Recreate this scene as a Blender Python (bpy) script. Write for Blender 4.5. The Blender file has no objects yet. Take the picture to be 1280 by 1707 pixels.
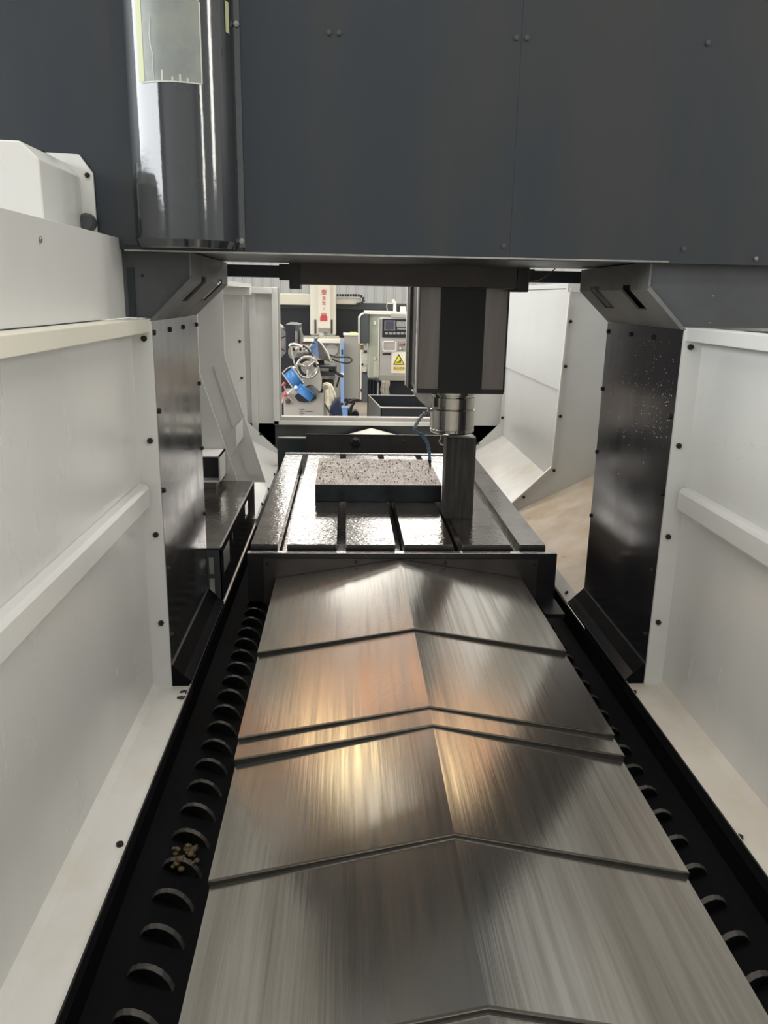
import bpy, math, random
from mathutils import Matrix, Vector
random.seed(7)
S = bpy.context.scene
COL = S.collection

# ------------------------------------------------------------------ camera
F_PX, YAW, PITCH, ROLL = 1320.3, 0.05064, 0.26485, -0.018556
CAM = Vector((0.0, 0.0, 1.80))
fw = Vector((math.sin(YAW) * math.cos(PITCH), math.cos(YAW) * math.cos(PITCH), -math.sin(PITCH)))
rt = Vector((math.cos(YAW), -math.sin(YAW), 0))
dn = fw.cross(rt)
RT = math.cos(ROLL) * rt + math.sin(ROLL) * dn
DN = -math.sin(ROLL) * rt + math.cos(ROLL) * dn
cam_data = bpy.data.cameras.new('camera')
cam_data.sensor_fit = 'HORIZONTAL'
cam_data.sensor_width = 36.0
cam_data.lens = F_PX * 36.0 / 1280.0
cam_data.clip_start = 0.05
cam_data.clip_end = 200
cam = bpy.data.objects.new('camera', cam_data)
COL.objects.link(cam)
M = Matrix((RT, -DN, -fw)).transposed().to_4x4()
M.translation = CAM
cam.matrix_world = M
S.camera = cam


def at(px, py, Y):
    """point of the hall at depth Y that was measured at this place of the photo"""
    d = RT * ((px - 640) / F_PX) + DN * ((py - 853.5) / F_PX) + fw
    return CAM + d * (Y / d.y)


# ------------------------------------------------------------------ world, lights, exposure
S.view_settings.view_transform = 'Standard'
S.view_settings.look = 'None'
S.view_settings.gamma = 1.0
S.view_settings.use_curve_mapping = False
S.view_settings.exposure = -0.50
W = bpy.data.worlds.new('hall_air')
W.use_nodes = True
W.node_tree.nodes['Background'].inputs[0].default_value = (0.86, 0.93, 1.0, 1)
W.node_tree.nodes['Background'].inputs[1].default_value = 0.30
S.world = W


def area(name, loc, rot, sx, sy, power, color=(1, 1, 1)):
    l = bpy.data.lights.new(name, 'AREA')
    l.shape = 'RECTANGLE'
    l.size, l.size_y = sx, sy
    l.energy = power
    l.color = color
    o = bpy.data.objects.new(name, l)
    COL.objects.link(o)
    o.location = loc
    o.rotation_euler = rot
    return o


# skylight strips of the hall roof (run across the hall) and the tall windows of its side walls
SKY = ((-8.5, 480), (-3.0, 560), (2.5, 760), (8.0, 860), (12.6, 400), (17.6, 360))  # unseen strips; powers made uneven to brighten the machine's rear
for sy, pw in SKY:
    area('skylight_strip', (0, sy, 9.35), (0, 0, 0), 16.0, 1.2, pw, (1.0, 0.97, 0.91))
area('side_window_light', (-9.85, 0.0, 4.9), (math.radians(90), 0, math.radians(-90)), 18.0, 3.0, 2050, (0.93, 0.97, 1.0))
for wy in (-7.0, -1.0, 5.0, 11.0, 17.0):
    area('side_window_light', (9.85, wy, 4.9), (math.radians(90), 0, math.radians(90)), 1.3, 3.0, 200, (1.0, 0.97, 0.90))
for wx in (-6.0, -2.0, 2.0, 6.0):
    area('gable_window_light', (wx, 21.7, 6.1), (math.radians(-90), 0, 0), 3.0, 1.3, 190, (1.0, 0.98, 0.92))


# ------------------------------------------------------------------ materials
def mat(name, col, rough=0.5, metal=0.0, noise=0.0, nscale=6.0, stretch=(1, 1, 1), bump=0.0, bscale=60.0,
        col2=None, rvar=0.0, coat=0.0, spec=0.5, mix_lo=0.42, mix_hi=0.62, bstretch=None, aniso=0.0, emit=None):
    m = bpy.data.materials.new(name)
    m.use_nodes = True
    nt = m.node_tree
    b = nt.nodes['Principled BSDF']
    b.inputs['Base Color'].default_value = (*col, 1)
    b.inputs['Roughness'].default_value = rough
    b.inputs['Metallic'].default_value = metal
    b.inputs['Specular IOR Level'].default_value = spec
    b.inputs['Coat Weight'].default_value = coat
    b.inputs['Coat Roughness'].default_value = 0.12
    b.inputs['Anisotropic'].default_value = aniso
    if emit:
        b.inputs['Emission Color'].default_value = (*emit[0], 1)
        b.inputs['Emission Strength'].default_value = emit[1]
    tc = nt.nodes.new('ShaderNodeTexCoord')
    if noise or col2 or rvar:
        mp = nt.nodes.new('ShaderNodeMapping')
        mp.inputs['Scale'].default_value = stretch
        nt.links.new(tc.outputs['Object'], mp.inputs['Vector'])
        n = nt.nodes.new('ShaderNodeTexNoise')
        n.inputs['Scale'].default_value = nscale
        n.inputs['Detail'].default_value = 6
        n.inputs['Roughness'].default_value = 0.62
        nt.links.new(mp.outputs[0], n.inputs['Vector'])
        if noise or col2:
            r = nt.nodes.new('ShaderNodeMapRange')
            r.inputs[1].default_value = mix_lo
            r.inputs[2].default_value = mix_hi
            nt.links.new(n.outputs[0], r.inputs[0])
            mx = nt.nodes.new('ShaderNodeMix')
            mx.data_type = 'RGBA'
            nt.links.new(r.outputs[0], mx.inputs[0])
            c2 = col2 if col2 else tuple(c * (1 - noise) for c in col)
            mx.inputs[6].default_value = (*col, 1)
            mx.inputs[7].default_value = (*c2, 1)
            nt.links.new(mx.outputs[2], b.inputs['Base Color'])
        if rvar:
            r2 = nt.nodes.new('ShaderNodeMapRange')
            r2.inputs[1].default_value = 0.3
            r2.inputs[2].default_value = 0.7
            r2.inputs[3].default_value = max(0.03, rough - rvar)
            r2.inputs[4].default_value = rough + rvar
            nt.links.new(n.outputs[0], r2.inputs[0])
            nt.links.new(r2.outputs[0], b.inputs['Roughness'])
    if bump:
        mp2 = nt.nodes.new('ShaderNodeMapping')
        mp2.inputs['Scale'].default_value = bstretch or (1, 1, 1)
        nt.links.new(tc.outputs['Object'], mp2.inputs['Vector'])
        n2 = nt.nodes.new('ShaderNodeTexNoise')
        n2.inputs['Scale'].default_value = bscale
        n2.inputs['Detail'].default_value = 3
        nt.links.new(mp2.outputs[0], n2.inputs['Vector'])
        bp = nt.nodes.new('ShaderNodeBump')
        bp.inputs['Strength'].default_value = bump
        bp.inputs['Distance'].default_value = 0.01
        nt.links.new(n2.outputs[0], bp.inputs['Height'])
        nt.links.new(bp.outputs[0], b.inputs['Normal'])
    return m


MT = dict(
    white=mat('white_enamel', (0.70, 0.70, 0.68), 0.32, noise=0.04, nscale=2.0),
    whitewet=mat('wet_white_enamel', (0.70, 0.70, 0.68), 0.24, noise=0.05, nscale=3.0, stretch=(1, 1, 0.25), rvar=0.08, bump=0.04, bscale=45, bstretch=(1, 1, 0.25)),
    stained=mat('stained_white_enamel', (0.70, 0.69, 0.66), 0.38, col2=(0.60, 0.53, 0.44), nscale=4.0, mix_lo=0.48, mix_hi=0.85, rvar=0.12),
    stainedtan=mat('coolant_stained_enamel', (0.62, 0.58, 0.52), 0.36, col2=(0.52, 0.46, 0.38), nscale=3.0, mix_lo=0.42, mix_hi=0.75, rvar=0.1),
    tan=mat('tan_coolant_film', (0.50, 0.40, 0.29), 0.35, col2=(0.60, 0.52, 0.43), nscale=5.0, rvar=0.12),
    navy=mat('dark_navy_enamel', (0.018, 0.025, 0.035), 0.38, col2=(0.025, 0.028, 0.030), nscale=3.0, stretch=(1, 1, 0.25), rvar=0.10),
    navygloss=mat('glossy_dark_enamel', (0.026, 0.030, 0.036), 0.09, noise=0.25, nscale=5.0, rvar=0.03, bump=0.03, bscale=25, spec=1.0),
    blackpanel=mat('oiled_dark_sheet', (0.34, 0.34, 0.35), 0.17, metal=0.9, noise=0.18, nscale=5.0, stretch=(3, 3, 0.3), rvar=0.05),
    darkpanel=mat('wet_black_sheet', (0.060, 0.058, 0.064), 0.20, metal=0.6, noise=0.3, nscale=3.0, stretch=(2, 2, 0.3), rvar=0.06),
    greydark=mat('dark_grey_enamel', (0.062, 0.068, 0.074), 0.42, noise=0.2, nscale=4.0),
    gusset=mat('dusty_dark_grey_sheet', (0.15, 0.15, 0.145), 0.42, col2=(0.095, 0.095, 0.095), nscale=6.0),
    black=mat('black_oily_steel', (0.012, 0.012, 0.014), 0.34, noise=0.3, nscale=8, rvar=0.1),
    trough=mat('black_oily_trough', (0.0035, 0.0035, 0.0045), 0.7, noise=0.3, nscale=8, spec=0.12),
    auger=mat('oily_dark_steel', (0.006, 0.006, 0.006), 0.6, metal=0.0, noise=0.4, nscale=20, spec=0.15),
    augerrim=mat('worn_flight_rim', (0.10, 0.095, 0.09), 0.45, metal=0.3, noise=0.5, nscale=25),
    bolt=mat('black_oxide_bolt', (0.02, 0.02, 0.022), 0.4, metal=0.3),
    cover=mat('brushed_steel_cover', (0.58, 0.56, 0.525), 0.19, metal=0.965, col2=(0.36, 0.33, 0.29), nscale=5.0, stretch=(11, 0.3, 11), mix_lo=0.44, mix_hi=0.78, rvar=0.05, bump=0.02, bscale=130, bstretch=(1, 0.02, 1)),
    coveredge=mat('black_wiper_edge', (0.022, 0.020, 0.018), 0.5, noise=0.3, nscale=30, spec=0.25),
    ridge=mat('worn_cover_edge', (0.22, 0.21, 0.19), 0.3, metal=1.0),
    table=mat('wet_cast_iron', (0.25, 0.232, 0.22), 0.11, metal=0.9, col2=(0.16, 0.115, 0.09), nscale=8.0, mix_lo=0.48, mix_hi=0.72, rvar=0.05, bump=0.14, bscale=60),
    tableside=mat('dark_cast_iron', (0.045, 0.042, 0.045), 0.35, metal=0.4, noise=0.3, nscale=10),
    plate=mat('dull_dark_sheet', (0.075, 0.068, 0.066), 0.34, metal=0.6, noise=0.3, nscale=4, rvar=0.1),
    brightedge=mat('wet_highlight_edge', (0.75, 0.75, 0.76), 0.25, metal=1.0, bump=0.2, bscale=60),
    workpiece=mat('wet_milled_steel', (0.38, 0.35, 0.325), 0.20, metal=0.9, col2=(0.24, 0.205, 0.18), nscale=14.0, rvar=0.08, bump=0.40, bscale=170),
    workside=mat('blued_saw_cut_steel', (0.045, 0.050, 0.058), 0.30, metal=0.7, noise=0.3, nscale=10),
    block=mat('grey_sawn_steel', (0.095, 0.090, 0.084), 0.48, metal=0.5, noise=0.35, nscale=10.0, stretch=(8, 8, 0.6), bump=0.4, bscale=40, bstretch=(3, 3, 0.12)),
    ram=mat('ground_dark_steel', (0.20, 0.18, 0.17), 0.30, metal=0.8, noise=0.2, nscale=6, stretch=(4, 4, 0.3)),
    ramdark=mat('matt_black_strip', (0.010, 0.013, 0.014), 0.5),
    chrome=mat('polished_spindle_steel', (0.60, 0.58, 0.54), 0.14, metal=1.0, noise=0.12, nscale=20, rvar=0.05),
    saddle=mat('brown_black_steel', (0.075, 0.065, 0.06), 0.38, metal=0.4, noise=0.3, nscale=5, stretch=(0.5, 2, 2)),
    hose=mat('blue_plastic_segment', (0.10, 0.20, 0.30), 0.3),
    hosegrey=mat('grey_plastic_segment', (0.36, 0.37, 0.38), 0.3),
    water=mat('clear_droplet', (0.8, 0.8, 0.82), 0.05, metal=1.0),
    floor=mat('dusty_concrete', (0.33, 0.28, 0.23), 0.5, col2=(0.25, 0.21, 0.17), nscale=2.0),
    hallwall=mat('light_grey_cladding', (0.55, 0.575, 0.58), 0.45),
    roof=mat('grey_roof_sheet', (0.34, 0.33, 0.31), 0.6),
    cream=mat('cream_machine_paint', (0.78, 0.75, 0.64), 0.4),
    creamlight=mat('pale_cream_paint', (0.84, 0.82, 0.74), 0.4),
    greybeige=mat('grey_beige_paint', (0.33, 0.32, 0.28), 0.42),
    palegreen=mat('pale_green_paint', (0.50, 0.53, 0.43), 0.42),
    panelgrey=mat('warm_grey_panel', (0.45, 0.43, 0.40), 0.42),
    slate=mat('slate_grey_paint', (0.075, 0.085, 0.09), 0.4),
    machblack=mat('machine_black', (0.018, 0.020, 0.026), 0.4),
    darkteal=mat('dark_teal_black', (0.010, 0.018, 0.020), 0.4),
    red=mat('red_print', (0.55, 0.06, 0.08), 0.5),
    redplastic=mat('red_plastic', (0.55, 0.10, 0.12), 0.35),
    yellow=mat('yellow_print', (0.85, 0.75, 0.05), 0.5),
    amber=mat('amber_print', (0.80, 0.62, 0.16), 0.5),
    print_black=mat('black_print', (0.02, 0.015, 0.015), 0.5),
    print_brown=mat('brown_print', (0.28, 0.20, 0.05), 0.5),
    paper=mat('cream_sign_plate', (0.86, 0.80, 0.66), 0.5),
    lime=mat('lime_sticker', (0.62, 0.75, 0.18), 0.5),
    screen=mat('crt_screen', (0.07, 0.07, 0.10), 0.15),
    keys=mat('grey_keypad', (0.34, 0.34, 0.32), 0.5, noise=0.3, nscale=60),
    steelgrey=mat('machined_grey_steel', (0.42, 0.41, 0.39), 0.3, metal=0.8, noise=0.3, nscale=15),
    wheel=mat('polished_handwheel', (0.50, 0.48, 0.45), 0.25, metal=0.8),
    blue=mat('bright_blue_plastic', (0.05, 0.20, 0.48), 0.3),
    bluedark=mat('dark_blue_paint', (0.03, 0.075, 0.19), 0.35),
    bluestripe=mat('light_blue_stripe', (0.22, 0.36, 0.68), 0.4),
    bluebag=mat('navy_blue_cloth', (0.009, 0.017, 0.048), 0.8),
    towel=mat('cream_towel', (0.84, 0.79, 0.62), 0.95, noise=0.12, nscale=20, bump=0.3, bscale=80),
    rag=mat('grey_rag', (0.48, 0.46, 0.38), 0.95, noise=0.3, nscale=30),
    rubber=mat('black_rubber_hose', (0.015, 0.014, 0.014), 0.4),
    pink=mat('pink_knob', (0.62, 0.34, 0.36), 0.35),
    brass=mat('brass', (0.55, 0.36, 0.12), 0.35, metal=0.8),
    sticker=mat('clear_protective_film', (0.27, 0.29, 0.26), 0.35, col2=(0.21, 0.23, 0.235), nscale=9, rvar=0.06, bump=0.05, bscale=12),
    stickeredge=mat('yellowed_film_edge', (0.50, 0.52, 0.30), 0.4),
    filmcrease=mat('white_film_crease', (0.55, 0.57, 0.52), 0.4),
    orange=mat('orange_crane_paint', (0.72, 0.34, 0.16), 0.4),
    rust=mat('rust_chip_clump', (0.10, 0.07, 0.03), 0.7, noise=0.5, nscale=60),
)


# ------------------------------------------------------------------ mesh helpers
class MB:
    def __init__(s):
        s.v, s.f, s.sm = [], [], []

    def add(s, vs, fs, smooth=False):
        k = len(s.v)
        s.v += [Vector(v) for v in vs]
        s.f += [[i + k for i in f] for f in fs]
        s.sm += [smooth] * len(fs)
        return s

    def box(s, x0, x1, y0, y1, z0, z1):
        x0, x1 = min(x0, x1), max(x0, x1)
        vs = [(x, y, z) for x in (x0, x1) for y in (y0, y1) for z in (z0, z1)]
        return s.add(vs, [(0, 1, 3, 2), (4, 6, 7, 5), (0, 4, 5, 1), (2, 3, 7, 6), (0, 2, 6, 4), (1, 5, 7, 3)])

    def prism(s, prof, a0, a1, axis='y'):
        """extrude a closed profile: axis y -> (x,z), axis x -> (y,z), axis z -> (x,y)"""
        n = len(prof)

        def mk(p, a):
            return {'y': (p[0], a, p[1]), 'x': (a, p[0], p[1]), 'z': (p[0], p[1], a)}[axis]
        vs = [mk(p, a0) for p in prof] + [mk(p, a1) for p in prof]
        fs = [(i, (i + 1) % n, n + (i + 1) % n, n + i) for i in range(n)]
        fs += [tuple(reversed(range(n))), tuple(range(n, 2 * n))]
        return s.add(vs, fs)

    def cyl(s, p0, p1, r0, r1=None, n=16, caps=True, smooth=True):
        p0, p1 = Vector(p0), Vector(p1)
        r1 = r0 if r1 is None else r1
        d = (p1 - p0).normalized()
        u = d.orthogonal().normalized()
        w = d.cross(u)
        vs = []
        for p, r in ((p0, r0), (p1, r1)):
            for i in range(n):
                a = 2 * math.pi * i / n
                vs.append(p + u * (r * math.cos(a)) + w * (r * math.sin(a)))
        s.add(vs, [(i, (i + 1) % n, n + (i + 1) % n, n + i) for i in range(n)], smooth)
        if caps:
            s.add(vs[:n], [tuple(reversed(range(n)))])
            s.add(vs[n:], [tuple(range(n))])
        return s

    def lathe(s, c, prof, n=32, axis='z'):
        """profile of (radius, height) around an axis through c"""
        for k in range(len(prof) - 1):
            vs = []
            for r, h in prof[k:k + 2]:
                for i in range(n):
                    a = 2 * math.pi * i / n
                    if axis == 'z':
                        vs.append((c[0] + r * math.cos(a), c[1] + r * math.sin(a), c[2] + h))
                    else:
                        vs.append((c[0] + r * math.cos(a), c[1] + h, c[2] + r * math.sin(a)))
            s.add(vs, [(i, (i + 1) % n, n + (i + 1) % n, n + i) for i in range(n)], True)
        return s

    def tube(s, pts, r, n=8):
        pts = [Vector(p) for p in pts]
        vs = []
        up = None
        for i, p in enumerate(pts):
            t = (pts[min(i + 1, len(pts) - 1)] - pts[max(i - 1, 0)]).normalized()
            u = t.orthogonal().normalized() if up is None else (up - t * up.dot(t)).normalized()
            up = u
            w = t.cross(u)
            rr = r[i] if isinstance(r, (list, tuple)) else r
            for k in range(n):
                a = 2 * math.pi * k / n
                vs.append(p + u * (rr * math.cos(a)) + w * (rr * math.sin(a)))
        fs = []
        for i in range(len(pts) - 1):
            for k in range(n):
                fs.append((i * n + k, i * n + (k + 1) % n, (i + 1) * n + (k + 1) % n, (i + 1) * n + k))
        s.add(vs, fs, True)
        s.add(vs[:n], [tuple(reversed(range(n)))])
        s.add(vs[-n:], [tuple(range(n))])
        return s

    def sphere(s, c, r, n=10, m=6, sz=1.0):
        c = Vector(c)
        vs = [c + Vector((0, 0, r * sz))]
        for j in range(1, m):
            t = math.pi * j / m
            for i in range(n):
                a = 2 * math.pi * i / n
                vs.append(c + Vector((r * math.sin(t) * math.cos(a), r * math.sin(t) * math.sin(a), r * sz * math.cos(t))))
        vs.append(c - Vector((0, 0, r * sz)))
        fs = [(0, 1 + i, 1 + (i + 1) % n) for i in range(n)]
        for j in range(m - 2):
            for i in range(n):
                a, b = 1 + j * n, 1 + (j + 1) * n
                fs.append((a + i, b + i, b + (i + 1) % n, a + (i + 1) % n))
        L = len(vs) - 1
        b = 1 + (m - 2) * n
        fs += [(b + i, L, b + (i + 1) % n) for i in range(n)]
        return s.add(vs, fs, True)

    def sheet_holes(s, us, vs_, holes, fn, th):
        """sheet over the (u, v) cells cut by the hole edges, cells inside a hole dropped; fn(u, v, t)->point"""
        U = sorted(set(list(us) + [h[0] for h in holes] + [h[1] for h in holes]))
        V = sorted(set(list(vs_) + [h[2] for h in holes] + [h[3] for h in holes]))
        def solid(i, j):
            if i < 0 or j < 0 or i >= len(U) - 1 or j >= len(V) - 1:
                return False
            cu, cv = (U[i] + U[i + 1]) / 2, (V[j] + V[j + 1]) / 2
            return not any(h[0] < cu < h[1] and h[2] < cv < h[3] for h in holes)
        for i in range(len(U) - 1):
            for j in range(len(V) - 1):
                if not solid(i, j):
                    continue
                q = [(U[i], V[j]), (U[i + 1], V[j]), (U[i + 1], V[j + 1]), (U[i], V[j + 1])]
                a = [fn(u, v, 0) for u, v in q]
                b = [fn(u, v, th) for u, v in q]
                fs = [(0, 1, 2, 3), (7, 6, 5, 4)]
                for k, (di, dj) in enumerate(((0, -1), (1, 0), (0, 1), (-1, 0))):
                    if not solid(i + di, j + dj):
                        fs.append((k, k + 4, (k + 1) % 4 + 4, (k + 1) % 4))
                s.add(a + b, fs)
        return s

    def build(s, name, m, parent=None, bevel=0.0, seg=2):
        me = bpy.data.meshes.new(name)
        off = parent_world(parent)
        me.from_pydata([v - off for v in s.v], [], s.f)
        me.polygons.foreach_set('use_smooth', s.sm)
        me.materials.append(MT[m] if isinstance(m, str) else m)
        fix_normals(me)
        o = bpy.data.objects.new(name, me)
        COL.objects.link(o)
        if parent is not None:
            o.parent = parent
        if bevel:
            bv = o.modifiers.new('bevel', 'BEVEL')
            bv.width = bevel
            bv.segments = seg
            bv.limit_method = 'ANGLE'
            bv.angle_limit = math.radians(40)
        return o


def fix_normals(me):
    import bmesh
    bm = bmesh.new()
    bm.from_mesh(me)
    bmesh.ops.recalc_face_normals(bm, faces=bm.faces)
    bm.to_mesh(me)
    bm.free()


def parent_world(p):
    off = Vector((0, 0, 0))
    while p is not None:
        off += Vector(p.location)
        p = p.parent
    return off


def tag(o, label, cat, group=None):
    o['label'] = label
    o['category'] = cat
    if group:
        o['group'] = group
    return o


def thing(name, label, cat, loc=(0, 0, 0), group=None):
    o = bpy.data.objects.new(name, None)
    o.empty_display_size = 0.05
    COL.objects.link(o)
    o.location = loc
    return tag(o, label, cat, group)


def struct(o):
    o['kind'] = 'structure'
    return o


_bolt = {}


def bolts(parent, pts, direction, r=0.007, h=0.006, m='bolt', name='bolt'):
    """hex-socket bolt heads, one object each, sharing one mesh per size and direction"""
    d = Vector(direction).normalized()
    key = (tuple(round(c, 3) for c in d), r, h, m)
    if key not in _bolt:
        b = MB()
        b.cyl((0, 0, 0), d * h, r, r, 12)
        b.cyl(d * h, d * (h * 1.3), r * 0.75, r * 0.6, 6, smooth=False)
        me = bpy.data.meshes.new(name)
        me.from_pydata(b.v, [], b.f)
        me.polygons.foreach_set('use_smooth', b.sm)
        me.materials.append(MT[m])
        fix_normals(me)
        _bolt[key] = me
    off = parent_world(parent)
    for p in pts:
        o = bpy.data.objects.new(name, _bolt[key])
        COL.objects.link(o)
        o.location = Vector(p) - off
        o.parent = parent


def text_part(name, s, m, parent, c, h, thick=0.002, squeeze=1.0):
    """flat lettering facing the camera side (-Y), centred at c, character height h"""
    cu = bpy.data.curves.new(name, 'FONT')
    cu.body = s
    cu.align_x = 'CENTER'
    cu.align_y = 'CENTER'
    cu.size = h
    cu.extrude = 0.0
    cu.offset = 0.012 * h
    tmp = bpy.data.objects.new(name + '_tmp', cu)
    COL.objects.link(tmp)
    dg = bpy.context.evaluated_depsgraph_get()
    dg.update()
    me = bpy.data.meshes.new_from_object(tmp.evaluated_get(dg))
    bpy.data.objects.remove(tmp)
    off = parent_world(parent)
    for v in me.vertices:
        x, y = v.co.x * squeeze, v.co.y
        v.co = Vector((c[0] + x, c[1], c[2] + y)) - off
    me.materials.clear()
    me.materials.append(MT[m])
    me.name = name
    o = bpy.data.objects.new(name, me)
    COL.objects.link(o)
    o.parent = parent
    return o


XC = 0.2015          # the machine's centre line


def mx(x):
    return 2 * XC - x


# ================================================================== hall (the setting)
struct(MB().box(-10, 10, -12, 22.1, -0.15, 0).build('floor', 'floor'))
wf = struct(MB().box(-10, 10, 22.0, 22.15, 0, 9.6).build('wall_far', 'hallwall'))
pan = MB()
pan.prism([(0.0, 22.0), (0.0, 21.965), (0.02, 21.94), (0.05, 21.94), (0.07, 21.972), (0.25, 21.972), (0.25, 22.0)], 0.0, 9.3, 'z')
first = None
for k in range(48):
    if first is None:
        o = pan.build('panel', 'hallwall', wf)
        first = o
    else:
        o = bpy.data.objects.new('panel', first.data)
        COL.objects.link(o)
        o.parent = wf
    o.location = (-6.0 + 0.25 * k, 0, 0)
struct(MB().box(-10.15, -10, -12, 22.1, 0, 9.6).build('wall_left', 'hallwall'))
struct(MB().box(10, 10.15, -12, 22.1, 0, 9.6).build('wall_right', 'hallwall'))
struct(MB().box(-10, 10, -12.15, -12, 0, 9.6).build('wall_back', 'hallwall'))
struct(MB().box(-10.15, 10.15, -12.15, 22.15, 9.6, 9.7).build('ceiling', 'roof'))

# overhead crane girder whose orange paint shows in the steel covers
cr = thing('overhead_crane', 'orange overhead crane girder seen as warm streaks in the steel covers', 'crane', (0, 12.0, 6.0))
MB().box(-9.8, 9.8, 11.8, 12.2, 5.5, 6.5).build('girder', 'orange', cr)
MB().box(-9.8, 9.8, 11.65, 12.35, 5.44, 5.5).build('bottom_flange', 'orange', cr)
for s_ in (-1, 1):
    MB().box(s_ * 9.5, s_ * 9.98, 11.2, 12.8, 5.2, 5.6).build('end_carriage', 'slate', cr)

# warm high-bay lamps hanging beyond the crane
MT['lampglow'] = mat('warm_lamp_glass', (0.9, 0.8, 0.5), 0.4, emit=((1.0, 0.80, 0.42), 7.0))
for lx, side in ((-2.8, 'left'), (4.7, 'right')):
    hb = thing('high_bay_lamp', 'warm high-bay hall lamp mirrored as yellow glow, %s of the cover ridge' % side, 'lamp', (lx, 13.0, 7.4), 'high-bay lamps of the hall')
    MB().lathe((lx, 13.0, 7.5), [(0.16, 0.55), (0.22, 0.35), (0.60, 0.02), (0.62, 0.0), (0.60, 0.0), (0.2, 0.33)], 28).build('reflector', 'slate', hb)
    MB().lathe((lx, 13.0, 7.5), [(0.0001, -0.16), (0.30, -0.13), (0.50, -0.05), (0.58, 0.02)], 28).build('lamp_glass', 'lampglow', hb)
    MB().cyl((lx, 13.0, 8.05), (lx, 13.0, 9.6), 0.02, n=8).build('suspension', 'slate', hb)

# ================================================================== telescopic way cover
SEC = [  # front y, back y, half width, edge z, ridge z
    (2.125, 2.748, 0.4535, 0.800, 0.874),
    (1.682, 2.19, 0.4525, 0.788, 0.868),
    (1.605, 1.75, 0.4515, 0.779, 0.864),
    (1.232, 1.67, 0.4480, 0.766, 0.860),
    (0.872, 1.30, 0.4440, 0.757, 0.855),
    (0.40, 0.94, 0.4410, 0.749, 0.848),
]
wc = thing('telescopic_way_cover', 'stepped brushed steel telescopic cover with roof ridge running to the table', 'way cover', (XC, 1.5, 0.70))
for i, (yf, yb, hw, ez, rz) in enumerate(SEC):
    b = MB()
    t = 0.005
    xl, xr = XC - hw, XC + hw
    prof = [(xl, ez - 0.055), (xl, ez), (XC, rz), (xr, ez), (xr, ez - 0.055), (xr - t, ez - 0.055), (xr - t, ez - t), (XC, rz - t), (xl + t, ez - t), (xl + t, ez - 0.055)]
    b.prism(prof, yf, yb, 'y')
    sec = b.build('cover_section', 'cover', wc)
    # wiper lip under the front edge, a bit proud
    e = MB()
    e.prism([(xl + 0.001, ez - 0.014), (xl + 0.001, ez - 0.003), (XC, rz - 0.003), (xr - 0.001, ez - 0.003), (xr - 0.001, ez - 0.014), (XC, rz - 0.014)], yf - 0.003, yf + 0.010, 'y')
    e.build('wiper_lip', 'coveredge', sec)
    g = MB()
    g.prism([(xl, ez - 0.002), (xl, ez + 0.0006), (XC, rz + 0.0006), (xr, ez + 0.0006), (xr, ez - 0.002), (XC, rz - 0.002)], yf - 0.0035, yf + 0.001, 'y')
    g.build('front_edge', 'ridge', sec)

# machine bed under the covers
bed = thing('machine_bed', 'black machine bed casting beneath the steel way cover', 'machine bed', (XC, 2.5, 0))
MB().box(-0.20, 0.603, 0.3, 5.18, 0.02, 0.70).build('bed_casting', 'black', bed)
MB().box(-0.22, 0.623, 0.3, 5.18, 0.0, 0.08).build('base_foot', 'black', bed)

# ================================================================== machine table
TZ = 0.913
tb = thing('machine_table', 'wet cast iron machine table with five T-slots under the spindle', 'machine table', (XC, 3.6, 0.72))
SL = [-0.231, -0.014, 0.203, 0.420, 0.637]
hw_, d1 = 0.017, 0.045
prof = [(-0.347, 0.80), (-0.347, TZ)]
for sx in SL:
    prof += [(sx - hw_, TZ), (sx - hw_, TZ - d1), (sx - 0.03, TZ - d1), (sx - 0.03, TZ - d1 - 0.022), (sx + 0.03, TZ - d1 - 0.022), (sx + 0.03, TZ - d1), (sx + hw_, TZ - d1), (sx + hw_, TZ)]
prof += [(0.750, TZ), (0.750, 0.80)]
b = MB()
n = len(prof)
b.add([(p[0], 2.805, p[1]) for p in prof] + [(p[0], 4.535, p[1]) for p in prof], [(i, (i + 1) % n, n + (i + 1) % n, n + i) for i in range(n)])
# end caps as strips so that the concave outline fills cleanly
xs = [-0.347]
for sx in SL:
    xs += [sx - 0.03, sx - hw_, sx + hw_, sx + 0.03]
xs.append(0.750)
def tops(xa):
    for sx in SL:
        if sx - hw_ < xa < sx + hw_:
            return [(0.80, TZ - d1 - 0.022)]
        if sx - 0.03 < xa < sx + 0.03:
            return [(0.80, TZ - d1 - 0.022), (TZ - d1, TZ)]
    return [(0.80, TZ)]
for yy in (2.805, 4.535):
    for i in range(len(xs) - 1):
        for z0, z1 in tops((xs[i] + xs[i + 1]) / 2):
            b.add([(xs[i], yy, z0), (xs[i + 1], yy, z0), (xs[i + 1], yy, z1), (xs[i], yy, z1)], [(0, 1, 2, 3)])
b.build('table_top', 'table', tb)
MB().box(-0.33, 0.733, 2.80, 4.53, 0.72, 0.80).build('table_saddle', 'tableside', tb)
for i in range(6):          # dark front faces of the six strips between the slots
    a = -0.347 if i == 0 else SL[i - 1] + 0.02
    c = 0.750 if i == 5 else SL[i] - 0.02
    MB().box(a, c, 2.799, 2.805, 0.865, TZ - 0.004).build('strip_end', 'tableside', tb)
MB().box(-0.347, 0.750, 4.535, 4.553, 0.84, TZ + 0.006).build('rear_edge_strip', 'brightedge', tb)
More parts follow.
